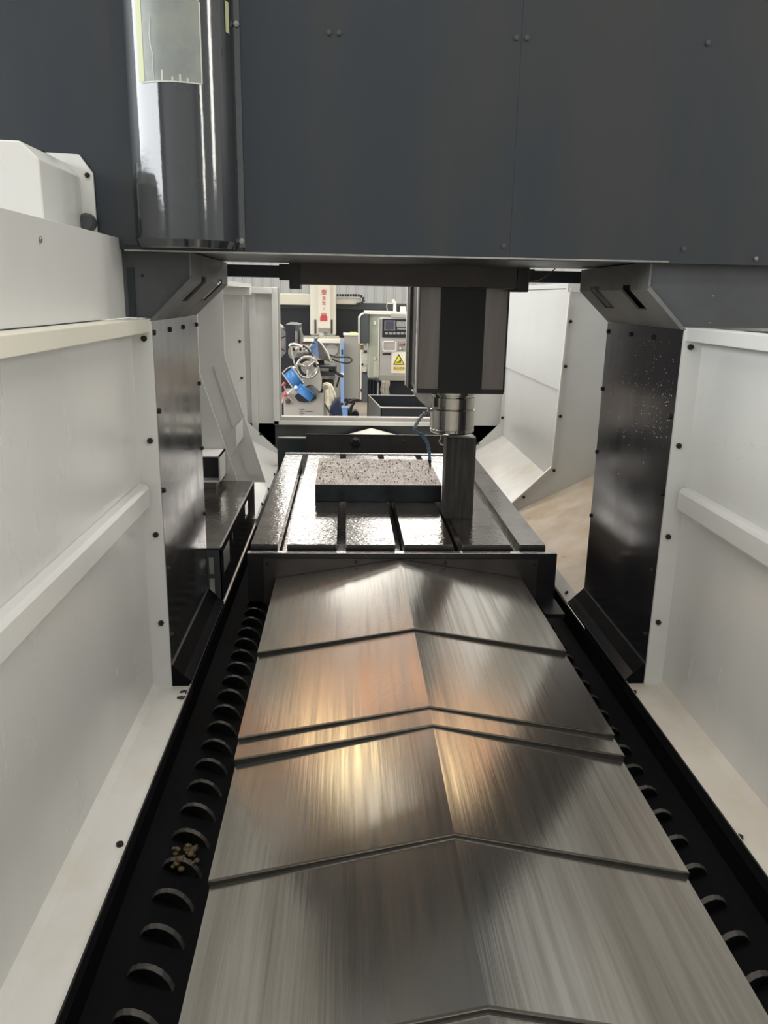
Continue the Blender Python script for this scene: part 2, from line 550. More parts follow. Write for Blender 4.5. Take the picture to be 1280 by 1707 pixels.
# coolant gutter and apron plate at the front end
MB().box(-0.356, 0.785, 2.768, 2.80, 0.83, 0.842).build('coolant_gutter', 'tableside', tb)
ap = MB().box(-0.356, 0.785, 2.758, 2.782, 0.705, 0.893).build('apron_plate', 'black', tb)
MB().box(-0.354, 0.783, 2.7575, 2.7825, 0.8925, 0.8950).build('highlight_edge', 'brightedge', ap)  # bright metal cap puts the highlight into the apron's top edge
MB().box(-0.297, 0.713, 2.752, 2.758, 0.705, 0.874).build('backing_sheet', 'plate', ap)
bolts(tb, [(-0.283, 2.752, 0.855), (0.04, 2.752, 0.862), (0.37, 2.752, 0.862), (0.70, 2.752, 0.855)], (0, -1, 0), 0.006, 0.004)
MB().box(0.713, 0.785, 2.60, 2.758, 0.705, 0.72).build('apron_foot', 'black', tb)

# ------------------------------------------------------------------ work pieces
wp = thing('steel_work_plate', 'flat milled steel plate lying wet on the T-slot table', 'steel plate', (0.15, 3.7, TZ))
MB().box(-0.135, 0.432, 3.438, 4.02, TZ, 0.990).build('plate_body', 'workside', wp, 0.003)
MB().box(-0.1345, 0.4315, 3.4385, 4.0195, 0.989, 0.9915).build('milled_face', 'workpiece', wp)
chip = MB()
for k in range(420):
    x, y = random.uniform(-0.12, 0.42), random.uniform(3.46, 4.0)
    r = random.uniform(0.0012, 0.0042)
    a = random.uniform(0, 6.28)
    z = 0.9915
    chip.add([(x + r * math.cos(a), y + r * math.sin(a), z), (x + r * math.cos(a + 2.1), y + r * math.sin(a + 2.1), z), (x + r * math.cos(a + 4.2), y + r * math.sin(a + 4.2), z), (x, y, z + r * 1.2)], [(0, 1, 3), (1, 2, 3), (2, 0, 3)])
c_ = chip.build('metal_chips', 'black', wp)
c_['kind'] = 'stuff'

bk = thing('steel_block', 'tall upright sawn steel bar standing on the table below the spindle', 'steel bar', (0.472, 3.225, TZ))
b = MB()
b.prism([(0.411, 3.178), (0.424, 3.165), (0.520, 3.165), (0.534, 3.180), (0.534, 3.272), (0.522, 3.285), (0.424, 3.285), (0.411, 3.272)], TZ, 1.253, 'z')
b.build('bar_body', 'block', bk, 0.002)
MB().prism([(0.417, 3.181), (0.427, 3.171), (0.517, 3.171), (0.528, 3.183), (0.528, 3.269), (0.519, 3.279), (0.427, 3.279), (0.417, 3.269)], 1.2525, 1.2545, 'z').build('sawn_end', 'plate', bk)

# ================================================================== chip troughs and screw conveyors
for s_, nm in ((0, 'left'), (1, 'right')):
    sx = (lambda x: x) if s_ == 0 else mx
    tr = thing('chip_trough', 'black oily chip channel along the %s edge of the steel way cover' % nm, 'chip trough', (sx(-0.34), 1.5, 0.10), 'chip channels beside the way cover')
    b = MB()
    b.box(sx(-0.458), sx(-0.452), 0.2, 5.18, 0.46, 0.663)
    b.build('outer_wall', 'trough', tr)
    b = MB()
    cx, cz, r = sx(-0.349), 0.575, 0.062
    pr = [(sx(-0.452), 0.56)]
    for k in range(9):
        a = math.pi + math.pi * k / 8
        pr.append((cx + (r if s_ == 0 else -r) * math.cos(a), cz - 0.02 + r * math.sin(a)))
    pr.append((sx(-0.24), 0.575))
    pr += [(sx(-0.24), 0.46), (sx(-0.452), 0.46)]
    b.prism(pr, 0.2, 5.18, 'y')
    b.build('trough_bottom', 'trough', tr)
    MB().box(sx(-0.4515), sx(-0.246), 0.21, 5.17, 0.56, 0.593).build('oily_sludge', 'trough', tr)
    MB().box(sx(-0.245), sx(-0.235), 0.2, 5.18, 0.46, 0.72).build('inner_wall', 'trough', tr)
    MB().box(sx(-0.46), sx(-0.24), 0.2, 5.18, 0.0, 0.46).build('trough_support', 'trough', tr)
    # screw conveyor: shaft and helical flight
    au = thing('screw_conveyor', 'dark steel chip auger lying in the %s channel' % nm, 'auger', (cx, 1.5, 0.515), 'chip augers in the channels')
    MB().cyl((cx, 0.25, cz), (cx, 5.15, cz), 0.017, n=14).build('shaft', 'auger', au)
    pitch, y0, y1, nn = 0.095, 0.30, 4.2, 18
    vs, fs = [], []
    steps = int((y1 - y0) / pitch * nn)
    th = 0.011
    for k in range(steps + 1):
        a = 2 * math.pi * k / nn * (1 if s_ == 0 else -1)
        y = y0 + pitch * k / nn
        ca, sa = math.cos(a), math.sin(a)
        vs += [(cx + 0.016 * ca, y, cz + 0.016 * sa), (cx + 0.048 * ca, y, cz + 0.048 * sa), (cx + 0.048 * ca, y + th, cz + 0.048 * sa), (cx + 0.016 * ca, y + th, cz + 0.016 * sa)]
        if k:
            q = 4 * (k - 1)
            fs += [(q + j, q + (j + 1) % 4, q + 4 + (j + 1) % 4, q + 4 + j) for j in range(4)]
    fl = MB().add(vs, fs, False).build('flight', 'auger', au)
    vs, fs = [], []
    for k in range(steps + 1):
        a = 2 * math.pi * k / nn * (1 if s_ == 0 else -1)
        y = y0 + pitch * k / nn
        ca, sa = math.cos(a), math.sin(a)
        vs += [(cx + q_ * ca, y + dy, cz + q_ * sa) for q_, dy in ((0.0475, -0.001), (0.0495, -0.001), (0.0495, th + 0.001), (0.0475, th + 0.001))]
        if k:
            q = 4 * (k - 1)
            fs += [(q + j, q + (j + 1) % 4, q + 4 + (j + 1) % 4, q + 4 + j) for j in range(4)]
    MB().add(vs, fs, False).build('worn_rim', 'augerrim', fl)
# clump of oily swarf caught on the left auger
b = MB()
for k in range(26):
    p = Vector((-0.349 + random.uniform(-0.03, 0.03), 1.49 + random.uniform(-0.03, 0.03), 0.618 + random.uniform(-0.012, 0.006)))
    b.sphere(p, random.uniform(0.004, 0.010), 6, 4, 0.6)
tag(b.build('swarf_clump', 'rust'), 'small brownish clump of oily swarf caught on the left auger', 'swarf')

# ================================================================== near side guards
def side_guard(s_, label):
    sx = (lambda x: x) if s_ == 0 else mx
    inw = 1 if s_ == 0 else -1
    g = thing('side_guard', label, 'machine guard', (sx(-0.565), 1.0, 0.66))
    MB().box(sx(-0.570), sx(-0.562), -0.4, 2.158, 0.66, 1.735).build('wall_sheet', 'whitewet', g)
    MB().box(sx(-0.562), sx(-0.509), 2.151, 2.158, 0.67, 1.735).build('end_flange', 'white', g)
    pr = [(-0.562, 1.300), (-0.541, 1.296), (-0.534, 1.286), (-0.534, 1.238), (-0.541, 1.229), (-0.562, 1.227)]
    b = MB()
    prf = [(sx(p[0]), p[1]) for p in pr]
    b.prism(prf, -0.4, 2.128, 'y')
    b.build('stiffening_rail', 'white', g, 0.003)
    MB().box(sx(-0.562), sx(-0.514), -0.4, 2.155, 1.700, 1.735).build('top_trim', 'cream' if s_ == 0 else 'white', g, 0.002)
    sh = MB().prism([(sx(p[0]), p[1]) for p in [(-0.562, 0.690), (-0.562, 0.664), (-0.452, 0.664), (-0.452, 0.684), (-0.456, 0.684), (-0.458, 0.676), (-0.545, 0.676)]], -0.4, 2.158, 'y').build('bottom_shelf', 'stainedtan' if s_ else 'stained', g)
    MB().box(sx(-0.4535), sx(-0.4495), -0.4, 2.158, 0.655, 0.685).build('shelf_edge', 'black', sh)
    bolts(g, [(sx(-0.529), 2.151, z) for z in (1.684, 1.413, 1.147, 0.881)], (0, -1, 0), 0.0078, 0.006)
    if s_ == 0:
        bolts(g, [(-0.470, 1.449, 0.676)], (0, 0, 1), 0.0075, 0.006)
    else:
        bolts(g, [(0.862, 2.10, 0.676), (0.862, 1.442, 0.676)], (0, 0, 1), 0.0075, 0.006)
    MB().box(sx(-0.66), sx(-0.570), -0.4, 2.15, 0.10, 0.66).build('guard_skirt', 'white', g)
    return g


gl = side_guard(0, 'white sheet metal side guard with slanting rail along the left edge of the machine')
gr = side_guard(1, 'white sheet metal side guard with rail, right of the black column cover')
# tiny dark smear clump at the far end of the left shelf
b = MB()
for k in range(14):
    b.sphere((-0.462 + random.uniform(-0.013, 0.008), 2.105 + random.uniform(-0.03, 0.03), 0.678), random.uniform(0.004, 0.009), 6, 4, 0.35)
tag(b.build('oil_sludge', 'black'), 'blob of black sludge on the left shelf by the column foot', 'sludge')
# droplets on the right guard and right column cover
def droplets(parent, n, fn, name='water_droplets'):
    b = MB()
    for k in range(n):
        p, r = fn()
        b.sphere(p, r, 6, 4)
    o = b.build(name, 'water', parent)
    o['kind'] = 'stuff'


def gauss_drop_wall():
    y = 1.95 + random.gauss(0, 0.16)
    z = 1.52 + random.gauss(0, 0.10) - (1.95 - y) * 0.35
    return (mx(-0.5615), min(y, 2.12), z), random.uniform(0.0006, 0.0014)


droplets(gr, 90, gauss_drop_wall)

# upper guard (left only) standing on the trim
ug = thing('upper_guard', 'tall white guard sheet above the left trim, butting against the dark beam', 'machine guard', (-0.57, 1.0, 1.737))
MB().box(-0.582, -0.572, -0.4, 2.148, 1.737, 1.932).build('guard_sheet', 'white', ug, 0.001)
MB().box(-0.64, -0.582, -0.4, 2.148, 1.922, 1.932).build('top_return', 'white', ug)
MB().box(-0.64, -0.582, -0.4, 2.148, 1.737, 1.745).build('foot_return', 'white', ug)
bolts(ug, [(-0.572, 1.587, 1.892)], (1, 0, 0), 0.006, 0.003, 'steelgrey')

# white box cover with flange, top left, bolted to the beam
bx = thing('box_cover', 'white chamfered box cover with bolted flange at the upper left of the beam', 'machine cover', (-0.80, 2.0, 1.935))
b = MB()
b.prism([(-1.05, 1.938), (-0.622, 1.938), (-0.622, 2.080), (-0.652, 2.122), (-1.05, 2.135)], 2.121, 2.128, 'y')
b.build('flange', 'white', bx, 0.001)
b = MB()
b.prism([(-1.03, 1.938), (-0.654, 1.938), (-0.654, 2.070), (-0.690, 2.105), (-1.03, 2.115)], 1.852, 2.121, 'y')
b.build('box', 'white', bx, 0.003)
bolts(bx, [(-0.635, 2.121, 2.075), (-0.738, 2.121, 2.1235)], (0, -1, 0), 0.006, 0.005)
b = MB()
b.lathe((-0.641, 2.105, 1.965), [(0.0001, -0.008), (0.016, -0.008), (0.022, 0.0), (0.022, 0.012), (0.0001, 0.016)], 20, 'y')
b.build('grommet', 'greydark', bx)

# ================================================================== column covers (black) and columns
def column(s_, label, m):
    sx = (lambda x: x) if s_ == 0 else mx
    inw = 1 if s_ == 0 else -1
    c = thing('column_cover', label, 'column cover', (sx(-0.6), 2.48, 0.0))
    MB().box(sx(-1.10), sx(-0.522), 2.172, 2.792, 0.0, 1.728).build('column_casting', 'navy', c)
    MB().box(sx(-0.514), sx(-0.508), 2.158, 2.800, 0.738, 1.729).build('cover_sheet', m, c)
    MB().box(sx(-0.522), sx(-0.514), 2.162, 2.170, 0.738, 1.729).build('sheet_return', 'black', c)
    b = MB()
    b.prism([(sx(p[0]), p[1]) for p in [(-0.514, 0.745), (-0.508, 0.745), (-0.452, 0.686), (-0.452, 0.676), (-0.514, 0.676)]], 2.158, 2.800, 'y')
    st = b.build('drip_ledge', 'trough', c)
    MB().prism([(sx(p[0]), p[1]) for p in [(-0.474, 0.7096), (-0.452, 0.6866), (-0.452, 0.6885), (-0.474, 0.7115)]], 2.160, 2.798, 'y').build('worn_strip', 'darkpanel', st)
    for (xa, za) in ((-0.5065, 0.7435), (-0.453, 0.687)):
        MB().box(sx(xa - 0.002), sx(xa + 0.002), 2.158, 2.80, za - 0.002, za + 0.001).build('ledge_edge', 'greydark', st)
    ys = [2.168, 2.367, 2.559, 2.784]
    pts = [(sx(-0.508), y, 1.699) for y in ys]
    pts += [(sx(-0.508), 2.178, z) for z in (1.490, 1.268, 1.035, 0.83)] + [(sx(-0.508), 2.792, z) for z in (1.500, 1.273, 1.033)]
    bolts(c, pts, (inw, 0, 0), 0.0075, 0.005)
    return c


cl = column(0, 'dark oily steel column cover reflecting the guards, left of the table', 'blackpanel')
crr = column(1, 'black wet column cover speckled with droplets, right of the table', 'darkpanel')


def drop_panel():
    y = 2.18 + abs(random.gauss(0, 0.28))
    z = 1.52 + random.gauss(0, 0.10)
    return (mx(-0.5075), min(y, 2.78), min(z, 1.69)), random.uniform(0.0006, 0.0016)


droplets(crr, 260, drop_panel)

# ================================================================== gusset covers between column and beam
def gusset(s_, label):
    sx = (lambda x: x) if s_ == 0 else mx
    g = thing('gusset_cover', label, 'gusset cover', (sx(-0.5), 2.48, 1.73))
    P = [(-0.509, 1.7295), (-0.400, 1.832), (-0.400, 1.902)]
    L0 = math.hypot(P[1][0] - P[0][0], P[1][1] - P[0][1])
    L1 = L0 + (P[2][1] - P[1][1])

    def fn(u, v, t):
        if v <= L0:
            k = v / L0
            x, z = P[0][0] + k * (P[1][0] - P[0][0]), P[0][1] + k * (P[1][1] - P[0][1])
            nx, nz = -0.69, 0.72
        else:
            x, z = P[1][0], P[1][1] + (v - L0)
            nx, nz = -1.0, 0.0
        return Vector((sx(x + nx * t), u, z + nz * t))
    b = MB()
    b.sheet_holes([2.160, 2.80], [0, L0, L1], [(2.300, 2.375, 0.072, L0 + 0.014), (2.585, 2.675, 0.072, L0 + 0.014)], fn, 0.006)
    b.build('bent_sheet', 'gusset', g)
    # black backing added behind the slots so that they stay dark
    MB().prism([(sx(-0.534), 1.736), (sx(-0.420), 1.845), (sx(-0.420), 1.90), (sx(-0.60), 1.90), (sx(-0.60), 1.736)], 2.18, 2.799, 'y').build('slot_backing', 'black', g)
    # flat face towards the camera
    b = MB()
    b.prism([(sx(p[0]), p[1]) for p in [(-1.15, 1.7365), (-0.506, 1.7365), (-0.402, 1.838), (-0.402, 1.902), (-1.15, 1.902)]], 2.164, 2.172, 'y')
    b.build('front_face', 'greydark', g)
    b = MB()
    b.prism([(sx(p[0]), p[1]) for p in [(-0.513, 1.7295), (-0.499, 1.7295), (-0.394, 1.832), (-0.402, 1.840)]], 2.150, 2.161, 'y')
    b.build('edge_lip', 'gusset', g)
    if s_ == 0:
        MB().box(-0.566, -0.548, 2.160, 2.164, 1.74, 1.862).build('cable_slot', 'darkteal', g)
        bolts(g, [(-0.527, 2.164, 1.843)], (0, -1, 0), 0.004, 0.003)
    return g


gusset(0, 'grey slanted bracket cover with two slots joining left column to beam')
gusset(1, 'grey slanted bracket cover with two slots joining right column to beam')

# ================================================================== crossbeam
bm_ = thing('crossbeam', 'huge dark navy gantry crossbeam filling the top of the picture', 'crossbeam', (XC, 2.45, 1.905))
MB().box(-1.35, 1.75, 2.15, 2.79, 1.905, 3.2).build('beam_casting', 'navy', bm_)
MB().box(-1.35, -0.262, 2.130, 2.150, 1.905, 3.2).build('cover_panel', 'navy', bm_, 0.001)
MB().box(-0.259, 0.4192, 2.130, 2.150, 1.905, 3.2).build('cover_panel', 'navy', bm_, 0.0004)
MB().box(0.4197, 1.75, 2.1305, 2.150, 1.898, 3.2).build('cover_panel', 'navy', bm_, 0.0004)
MB().box(-0.56, 0.84, 2.128, 2.150, 1.9005, 1.9045).build('bottom_lip', 'steelgrey', bm_)
bolts(bm_, [(x, 2.130, z) for x, z in ((-0.045, 2.407), (-0.021, 2.407), (0.407, 2.410), (0.432, 2.411), (0.879, 2.413), (0.404, 1.933), (0.876, 1.935))], (0, -1, 0), 0.006, 0.004, 'greydark')
bolts(bm_, [(1.07, 2.130, 1.915)], (0, -1, 0), 0.005, 0.005, 'steelgrey')

# half-round cover
hc = thing('half_round_cover', 'glossy black half-round cover with film sticker hanging on the beam', 'machine cover', (-0.398, 2.06, 1.915))
HX, HR, HD = -0.398, 0.128, 0.125
b = MB()
N = 40
ring = [(HX + HR * math.cos(math.pi + math.pi * k / N), 2.128 + HD * math.sin(math.pi + math.pi * k / N)) for k in range(N + 1)]
vs = [(x, y, 1.925) for x, y in ring] + [(x, y, 3.2) for x, y in ring]
b.add(vs, [(k, k + 1, N + 2 + k, N + 1 + k) for k in range(N)], True)
low = [(HX + (x - HX) * 0.93, 2.128 + (y - 2.128) * 0.93, 1.908) for x, y in ring]
b.add([(x, y, 1.925) for x, y in ring] + low, [(k, N + 1 + k, N + 2 + k, k + 1) for k in range(N)], True)
b.add(low, [tuple(range(N + 1))])
b.add([(x, y, 3.2) for x, y in ring], [tuple(range(N + 1))])
b.build('shell', 'navygloss', hc)
MB().box(-0.560, HX - HR + 0.001, 2.124, 2.130, 1.915, 3.2).build('mounting_flange', 'navy', hc)
MB().box(HX + HR - 0.001, -0.256, 2.124, 2.130, 1.915, 3.2).build('mounting_flange', 'navygloss', hc)
bolts(hc, [(-0.263, 2.124, 2.416), (-0.264, 2.124, 1.93)], (0, -1, 0), 0.0065, 0.006, 'steelgrey')


def patch(a0, a1, z0, z1, off, n=14, jag=None):
    vs, fs = [], []
    for k in range(n + 1):
        a = a0 + (a1 - a0) * k / n
        for z in (z0, z1):
            vs.append((HX + (HR + off) * math.cos(a), 2.128 + (HD + off) * math.sin(a), z))
    for k in range(n):
        fs.append((2 * k, 2 * k + 2, 2 * k + 3, 2 * k + 1))
    return MB().add(vs, fs, True)


def ang(x):
    return 2 * math.pi - math.acos(max(-1, min(1, (x - HX) / HR)))


st = patch(ang(-0.468), ang(-0.332), 2.262, 2.432, 0.0008).build('film_sticker', 'sticker', hc)
patch(ang(-0.474), ang(-0.460), 2.264, 2.430, 0.0014, 3).build('yellowed_edge', 'stickeredge', st)
patch(ang(-0.334), ang(-0.331), 2.262, 2.428, 0.0014, 2).build('film_edge', 'filmcrease', st)
patch(ang(-0.470), ang(-0.333), 2.430, 2.433, 0.0014, 14).build('film_edge', 'filmcrease', st)
patch(ang(-0.470), ang(-0.333), 2.2605, 2.2635, 0.0014, 14).build('film_edge', 'filmcrease', st)
b = MB()
cz = [2.262, 2.29, 2.315, 2.335, 2.36, 2.385, 2.40]
cxs = [-0.437, -0.438, -0.436, -0.441, -0.443, -0.439, -0.441]
b.tube([(x, 2.128 + (HD + 0.0012) * math.sin(ang(x)) , z) for x, z in zip(cxs, cz)], [0.0008, 0.0014, 0.0012, 0.0016, 0.0018, 0.0012, 0.0004], 6)
b.build('film_crease', 'filmcrease', st)
for k, xx in enumerate((-0.418, -0.395, -0.378, -0.362)):
    h = (0.022, 0.008, 0.014, 0.007)[k]
    patch(ang(xx - 0.002), ang(xx + 0.002), 2.2635, 2.2635 + h, 0.0013, 2).build('film_crease', 'filmcrease', st)
patch(ang(-0.283), ang(-0.277), 2.385, 2.45, 0.0014, 2).build('tape_remnant', 'stickeredge', hc)

# ================================================================== spindle carriage, ram, spindle
sd = thing('spindle_carriage', 'dark brown steel carriage bar hanging below the crossbeam', 'spindle carriage', (0.22, 2.93, 1.83))
MB().box(-0.175, 0.615, 2.875, 2.99, 1.838, 1.925).build('carriage_bar', 'saddle', sd, 0.004)
MB().box(-0.198, -0.160, 2.868, 2.995, 1.822, 1.935).build('end_bracket', 'black', sd, 0.003)
MB().box(0.598, 0.640, 2.868, 2.995, 1.826, 1.935).build('end_bracket', 'black', sd, 0.003)
MB().box(-0.15, 0.60, 2.80, 2.99, 1.925, 2.4).build('carriage_plate', 'black', sd)
MB().box(-0.235, -0.198, 2.90, 2.98, 1.852, 1.905).build('stop_block', 'black', sd)
MB().box(0.640, 0.665, 2.90, 2.98, 1.862, 1.905).build('stop_block', 'black', sd)
b = MB()
b.tube([at(875, 471, 2.9), at(898, 468, 2.9), at(915, 458, 2.9), at(926, 447, 2.9), at(927, 438, 2.86)], 0.0022, 6)
b.build('drip_wire', 'rubber', sd)

rl = thing('guide_beam', 'black lower guide rail running across behind the carriage bar', 'guide rail', (XC, 3.0, 1.85))
MB().box(-0.62, 1.02, 3.00, 3.045, 1.862, 1.9035).build('rail_bar', 'machblack', rl)
MB().box(-0.62, -0.55, 2.79, 3.0, 1.862, 1.925).build('rail_bracket', 'machblack', rl)
MB().box(0.95, 1.02, 2.79, 3.0, 1.862, 1.925).build('rail_bracket', 'machblack', rl)

rm = thing('spindle_ram', 'square dark steel spindle ram with polished spindle nose and coolant hose', 'spindle', (0.44, 3.25, 1.27))
b = MB()
b.box(0.274, 0.612, 3.065, 3.50, 1.444, 2.6)
b.build('ram_body', 'ram', rm, 0.004)
MB().box(0.354, 0.524, 3.0625, 3.066, 1.446, 2.6).build('centre_strip', 'ramdark', rm)
MB().box(0.275, 0.611, 3.0630, 3.0645, 1.444, 1.462).build('oil_band', 'black', rm)
MB().box(0.607, 0.6135, 3.063, 3.50, 1.452, 2.6).build('edge_strip', 'black', rm)
gd = MB().box(0.268, 0.274, 3.068, 3.095, 1.444, 2.6).build('guide_way', 'creamlight', rm)
MB().box(0.270, 0.274, 3.12, 3.20, 1.47, 2.6).build('guide_way', 'machblack', rm)
MB().box(0.262, 0.274, 3.36, 3.49, 1.43, 2.6).build('guide_way', 'plate', rm)
MB().box(0.258, 0.266, 3.47, 3.50, 1.43, 2.6).build('guide_way', 'creamlight', rm)
for k in range(9):
    MB().box(0.2685, 0.2725, 3.10, 3.118, 1.49 + 0.05 * k, 1.515 + 0.05 * k).build('rack_tooth', 'steelgrey', rm)
NX, NY = 0.436, 3.222
b = MB()
b.lathe((NX, NY, 0), [(0.0001, 1.444), (0.098, 1.444), (0.098, 1.428), (0.086, 1.424), (0.086, 1.418), (0.090, 1.414), (0.090, 1.372), (0.084, 1.368)], 40)
b.build('spindle_flange', 'chrome', rm)
b = MB()
b.lathe((NX, NY, 0), [(0.084, 1.368), (0.091, 1.364), (0.091, 1.292), (0.089, 1.290), (0.089, 1.286), (0.091, 1.284), (0.090, 1.274), (0.082, 1.268), (0.05, 1.268), (0.046, 1.280), (0.0001, 1.280)], 40)
b.build('spindle_nose', 'chrome', rm)
b = MB()
b.prism([(0.262, 1.444), (0.345, 1.444), (0.345, 1.375), (0.330, 1.372), (0.292, 1.404), (0.268, 1.432)], 3.16, 3.19, 'y')
b.build('hose_bracket', 'steelgrey', rm, 0.002)
# segmented coolant hose
hs = [(714, 686, 3.10), (708, 689, 3.095), (702.5, 694, 3.09), (698, 700, 3.085), (694.5, 706, 3.08), (691.5, 711.5, 3.075), (691.5, 717.5, 3.07), (695.5, 721.5, 3.065), (700.5, 723.5, 3.06), (705, 727, 3.055), (708.5, 731.5, 3.05), (711.5, 736.5, 3.05), (713.5, 742, 3.05), (714.5, 748, 3.05), (715.5, 754, 3.05), (716, 760, 3.05), (716, 765.5, 3.05)]
hp = [at(*h) for h in hs]
hose = MB().tube([at(720, 684, 3.14)] + hp, 0.0042, 8).build('coolant_hose', 'hosegrey', rm)
for i, p in enumerate(hp):
    b = MB()
    q = hp[min(i + 1, len(hp) - 1)] - hp[max(i - 1, 0)]
    q.normalize()
    b.sphere(p, 0.0082 if i < 15 else 0.0066, 10, 6)
    b.cyl(p - q * 0.009, p - q * 0.004, 0.0050, 0.0064, 10)
    b.build('hose_segment', 'hosegrey' if i < 6 else 'hose', hose)
b = MB()
b.cyl(at(716, 766, 3.05), at(716.5, 771, 3.05), 0.0075, 0.006, 10)
b.cyl(at(716.5, 771, 3.05), at(717, 782, 3.05), 0.005, 0.0022, 10)
b.build('nozzle', 'rubber', hose)
b = MB()
b.tube([at(734, 718, 3.16), at(735, 730, 3.16), at(732, 736, 3.16), at(734, 740, 3.16), at(740, 742, 3.16)], 0.0035, 8)
b.build('air_nozzle', 'chrome', rm)

# ================================================================== chip chute box (left)
ch = thing('chip_chute', 'black sheet metal chute box with cut-outs behind left column cover', 'chip chute', (-0.57, 3.3, 0.69))
MB().box(-0.70, -0.457, 2.802, 3.90, 0.890, 0.898).build('lid', 'table', ch)
MB().box(-0.4615, -0.4545, 2.802, 3.90, 0.898, 0.902).build('lid_edge', 'brightedge', ch)
b = MB()
b.sheet_holes([2.802, 3.90], [0.690, 0.890], [(2.86, 3.05, 0.775, 0.868), (3.10, 3.15, 0.83, 0.868), (3.52, 3.66, 0.80, 0.872)], lambda u, v, t: Vector((-0.457 - t, u, v)), 0.005)
b.build('side_plate', 'darkpanel', ch)
b = MB()
b.sheet_holes([-0.514, -0.457], [0.690, 0.890], [(-0.503, -0.484, 0.795, 0.862), (-0.503, -0.484, 0.715, 0.780)], lambda u, v, t: Vector((u, 2.802 + t, v)), 0.005)
b.build('end_plate', 'greydark', ch)
MB().box(-0.945, -0.457, 2.802, 3.90, 0.684, 0.690).build('chute_floor', 'white', ch)
# small pocket box on the guard above the chute
pk = thing('pocket_box', 'small open black-mouthed white box beside the left column cover', 'box', (-0.64, 3.86, 0.95))
b = MB()
z0, z1 = 0.93, 1.06
b.box(-0.70, -0.595, 3.72, 3.90, z1 - 0.006, z1)
b.box(-0.70, -0.595, 3.72, 3.90, z0, z0 + 0.006)
b.box(-0.602, -0.595, 3.72, 3.90, z0, z1)
b.build('shell', 'white', pk)
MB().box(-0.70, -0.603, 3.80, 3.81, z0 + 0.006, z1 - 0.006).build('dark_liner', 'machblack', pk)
MB().box(-0.68, -0.62, 3.74, 3.88, 0.898, z0).build('foot', 'steelgrey', pk)

# ================================================================== rear side guards
lg = thing('rear_side_guard', 'white rear guard with steep slanted sheets on the left behind column', 'machine guard', (-0.8, 4.7, 0.62))
MB().box(-0.96, -0.95, 2.81, 5.60, 0.66, 1.87).build('wall_sheet', 'white', lg)
MB().prism([(-0.95, 0.945), (-0.457, 0.700), (-0.457, 0.690), (-0.95, 0.935)], 3.905, 5.60, 'y').build('sloped_shelf', 'white', lg)
b = MB()
b.prism([(-0.704, 1.87), (-0.706, 1.43), (-0.541, 0.898), (-0.95, 0.898), (-0.95, 1.87)], 3.905, 3.912, 'y')
s1 = b.build('slanted_sheet', 'white', lg)
b = MB()
b.prism([(-0.640, 1.87), (-0.643, 1.485), (-0.441, 0.80), (-0.95, 0.80), (-0.95, 1.87)], 4.296, 4.303, 'y')
s2 = b.build('slanted_sheet', 'white', lg)
MB().prism([(-0.700, 1.43), (-0.645, 1.43), (-0.47, 0.84), (-0.535, 0.84)], 4.290, 4.296, 'y').build('reinforcing_strip', 'white', s2)
b = MB()
b.prism([(-0.612, 1.09), (-0.555, 1.155), (-0.555, 1.055), (-0.585, 1.00)], 4.00, 4.296, 'y')
b.build('tie_plate', 'white', lg)
MB().box(-0.95, -0.640, 3.912, 5.58, 1.845, 1.87).build('top_rail', 'white', lg)
b = MB()
b.prism([(-0.705, 1.87), (-0.690, 0.934), (-0.445, 0.704), (-0.445, 0.66), (-0.95, 0.66), (-0.95, 1.87)], 5.585, 5.592, 'y')
b.build('rear_flange', 'white', lg)
bolts(lg, [(-0.728, 5.585, 1.49), (-0.722, 5.585, 1.24), (-0.60, 5.585, 0.85), (-0.50, 5.585, 0.77), (-0.47, 5.585, 0.72)], (0, -1, 0), 0.009, 0.006)
bolts(lg, [(-0.45, y, 0.712) for y in (4.15, 4.5, 4.9, 5.3)], (1, 0, 0.3), 0.009, 0.006)
MB().prism([(-0.457, 0.700), (-0.447, 0.700), (-0.447, 0.66), (-0.457, 0.66)], 3.905, 5.585, 'y').build('inner_lip', 'white', lg)

rg = thing('rear_side_guard', 'bright white rear guard with bolted flange and tan sloped shelf at right', 'machine guard', (1.1, 4.2, 0.62))
MB().box(1.345, 1.355, 2.81, 4.00, 0.66, 1.87).build('wall_sheet', 'white', rg)
MB().prism([(1.345, 0.945), (0.886, 0.716), (0.886, 0.706), (1.345, 0.935)], 2.81, 3.995, 'y').build('sloped_shelf', 'tan', rg)
b = MB()
b.prism([(0.886, 0.716), (0.853, 0.680), (0.853, 0.668), (0.886, 0.700)], 2.81, 5.58, 'y')
b.build('inner_lip', 'stained', rg)
bolts(rg, [(0.868, 2.87, 0.6965)], (-0.74, 0, 0.67), 0.0075, 0.005)
b = MB()
b.prism([(1.098, 1.86), (1.071, 0.963), (0.873, 0.765), (0.873, 0.700), (1.345, 0.700), (1.345, 1.86)], 3.996, 4.004, 'y')
b.build('bolted_flange', 'white', rg)
b = MB()
b.prism([(1.099, 1.86), (1.0945, 1.86), (1.067, 0.965), (0.869, 0.767), (0.873, 0.763), (1.0715, 0.9625)], 3.985, 3.998, 'y')
b.build('flange_edge', 'creamlight', rg)
bolts(rg, [(1.112, 3.996, 1.700), (1.104, 3.996, 1.480), (1.097, 3.996, 1.228), (1.085, 3.996, 0.945), (0.935, 3.996, 0.80)], (0, -1, 0), 0.008, 0.006)
MB().box(1.125, 1.133, 4.004, 5.60, 0.70, 1.87).build('bay_wall', 'white', rg)
MB().box(1.110, 1.125, 4.004, 5.585, 1.345, 1.855).build('upper_bay_sheet', 'white', rg, 0.003)
MB().prism([(1.125, 0.858), (0.886, 0.716), (0.886, 0.706), (1.125, 0.848)], 4.004, 5.585, 'y').build('sloped_shelf', 'stained', rg)
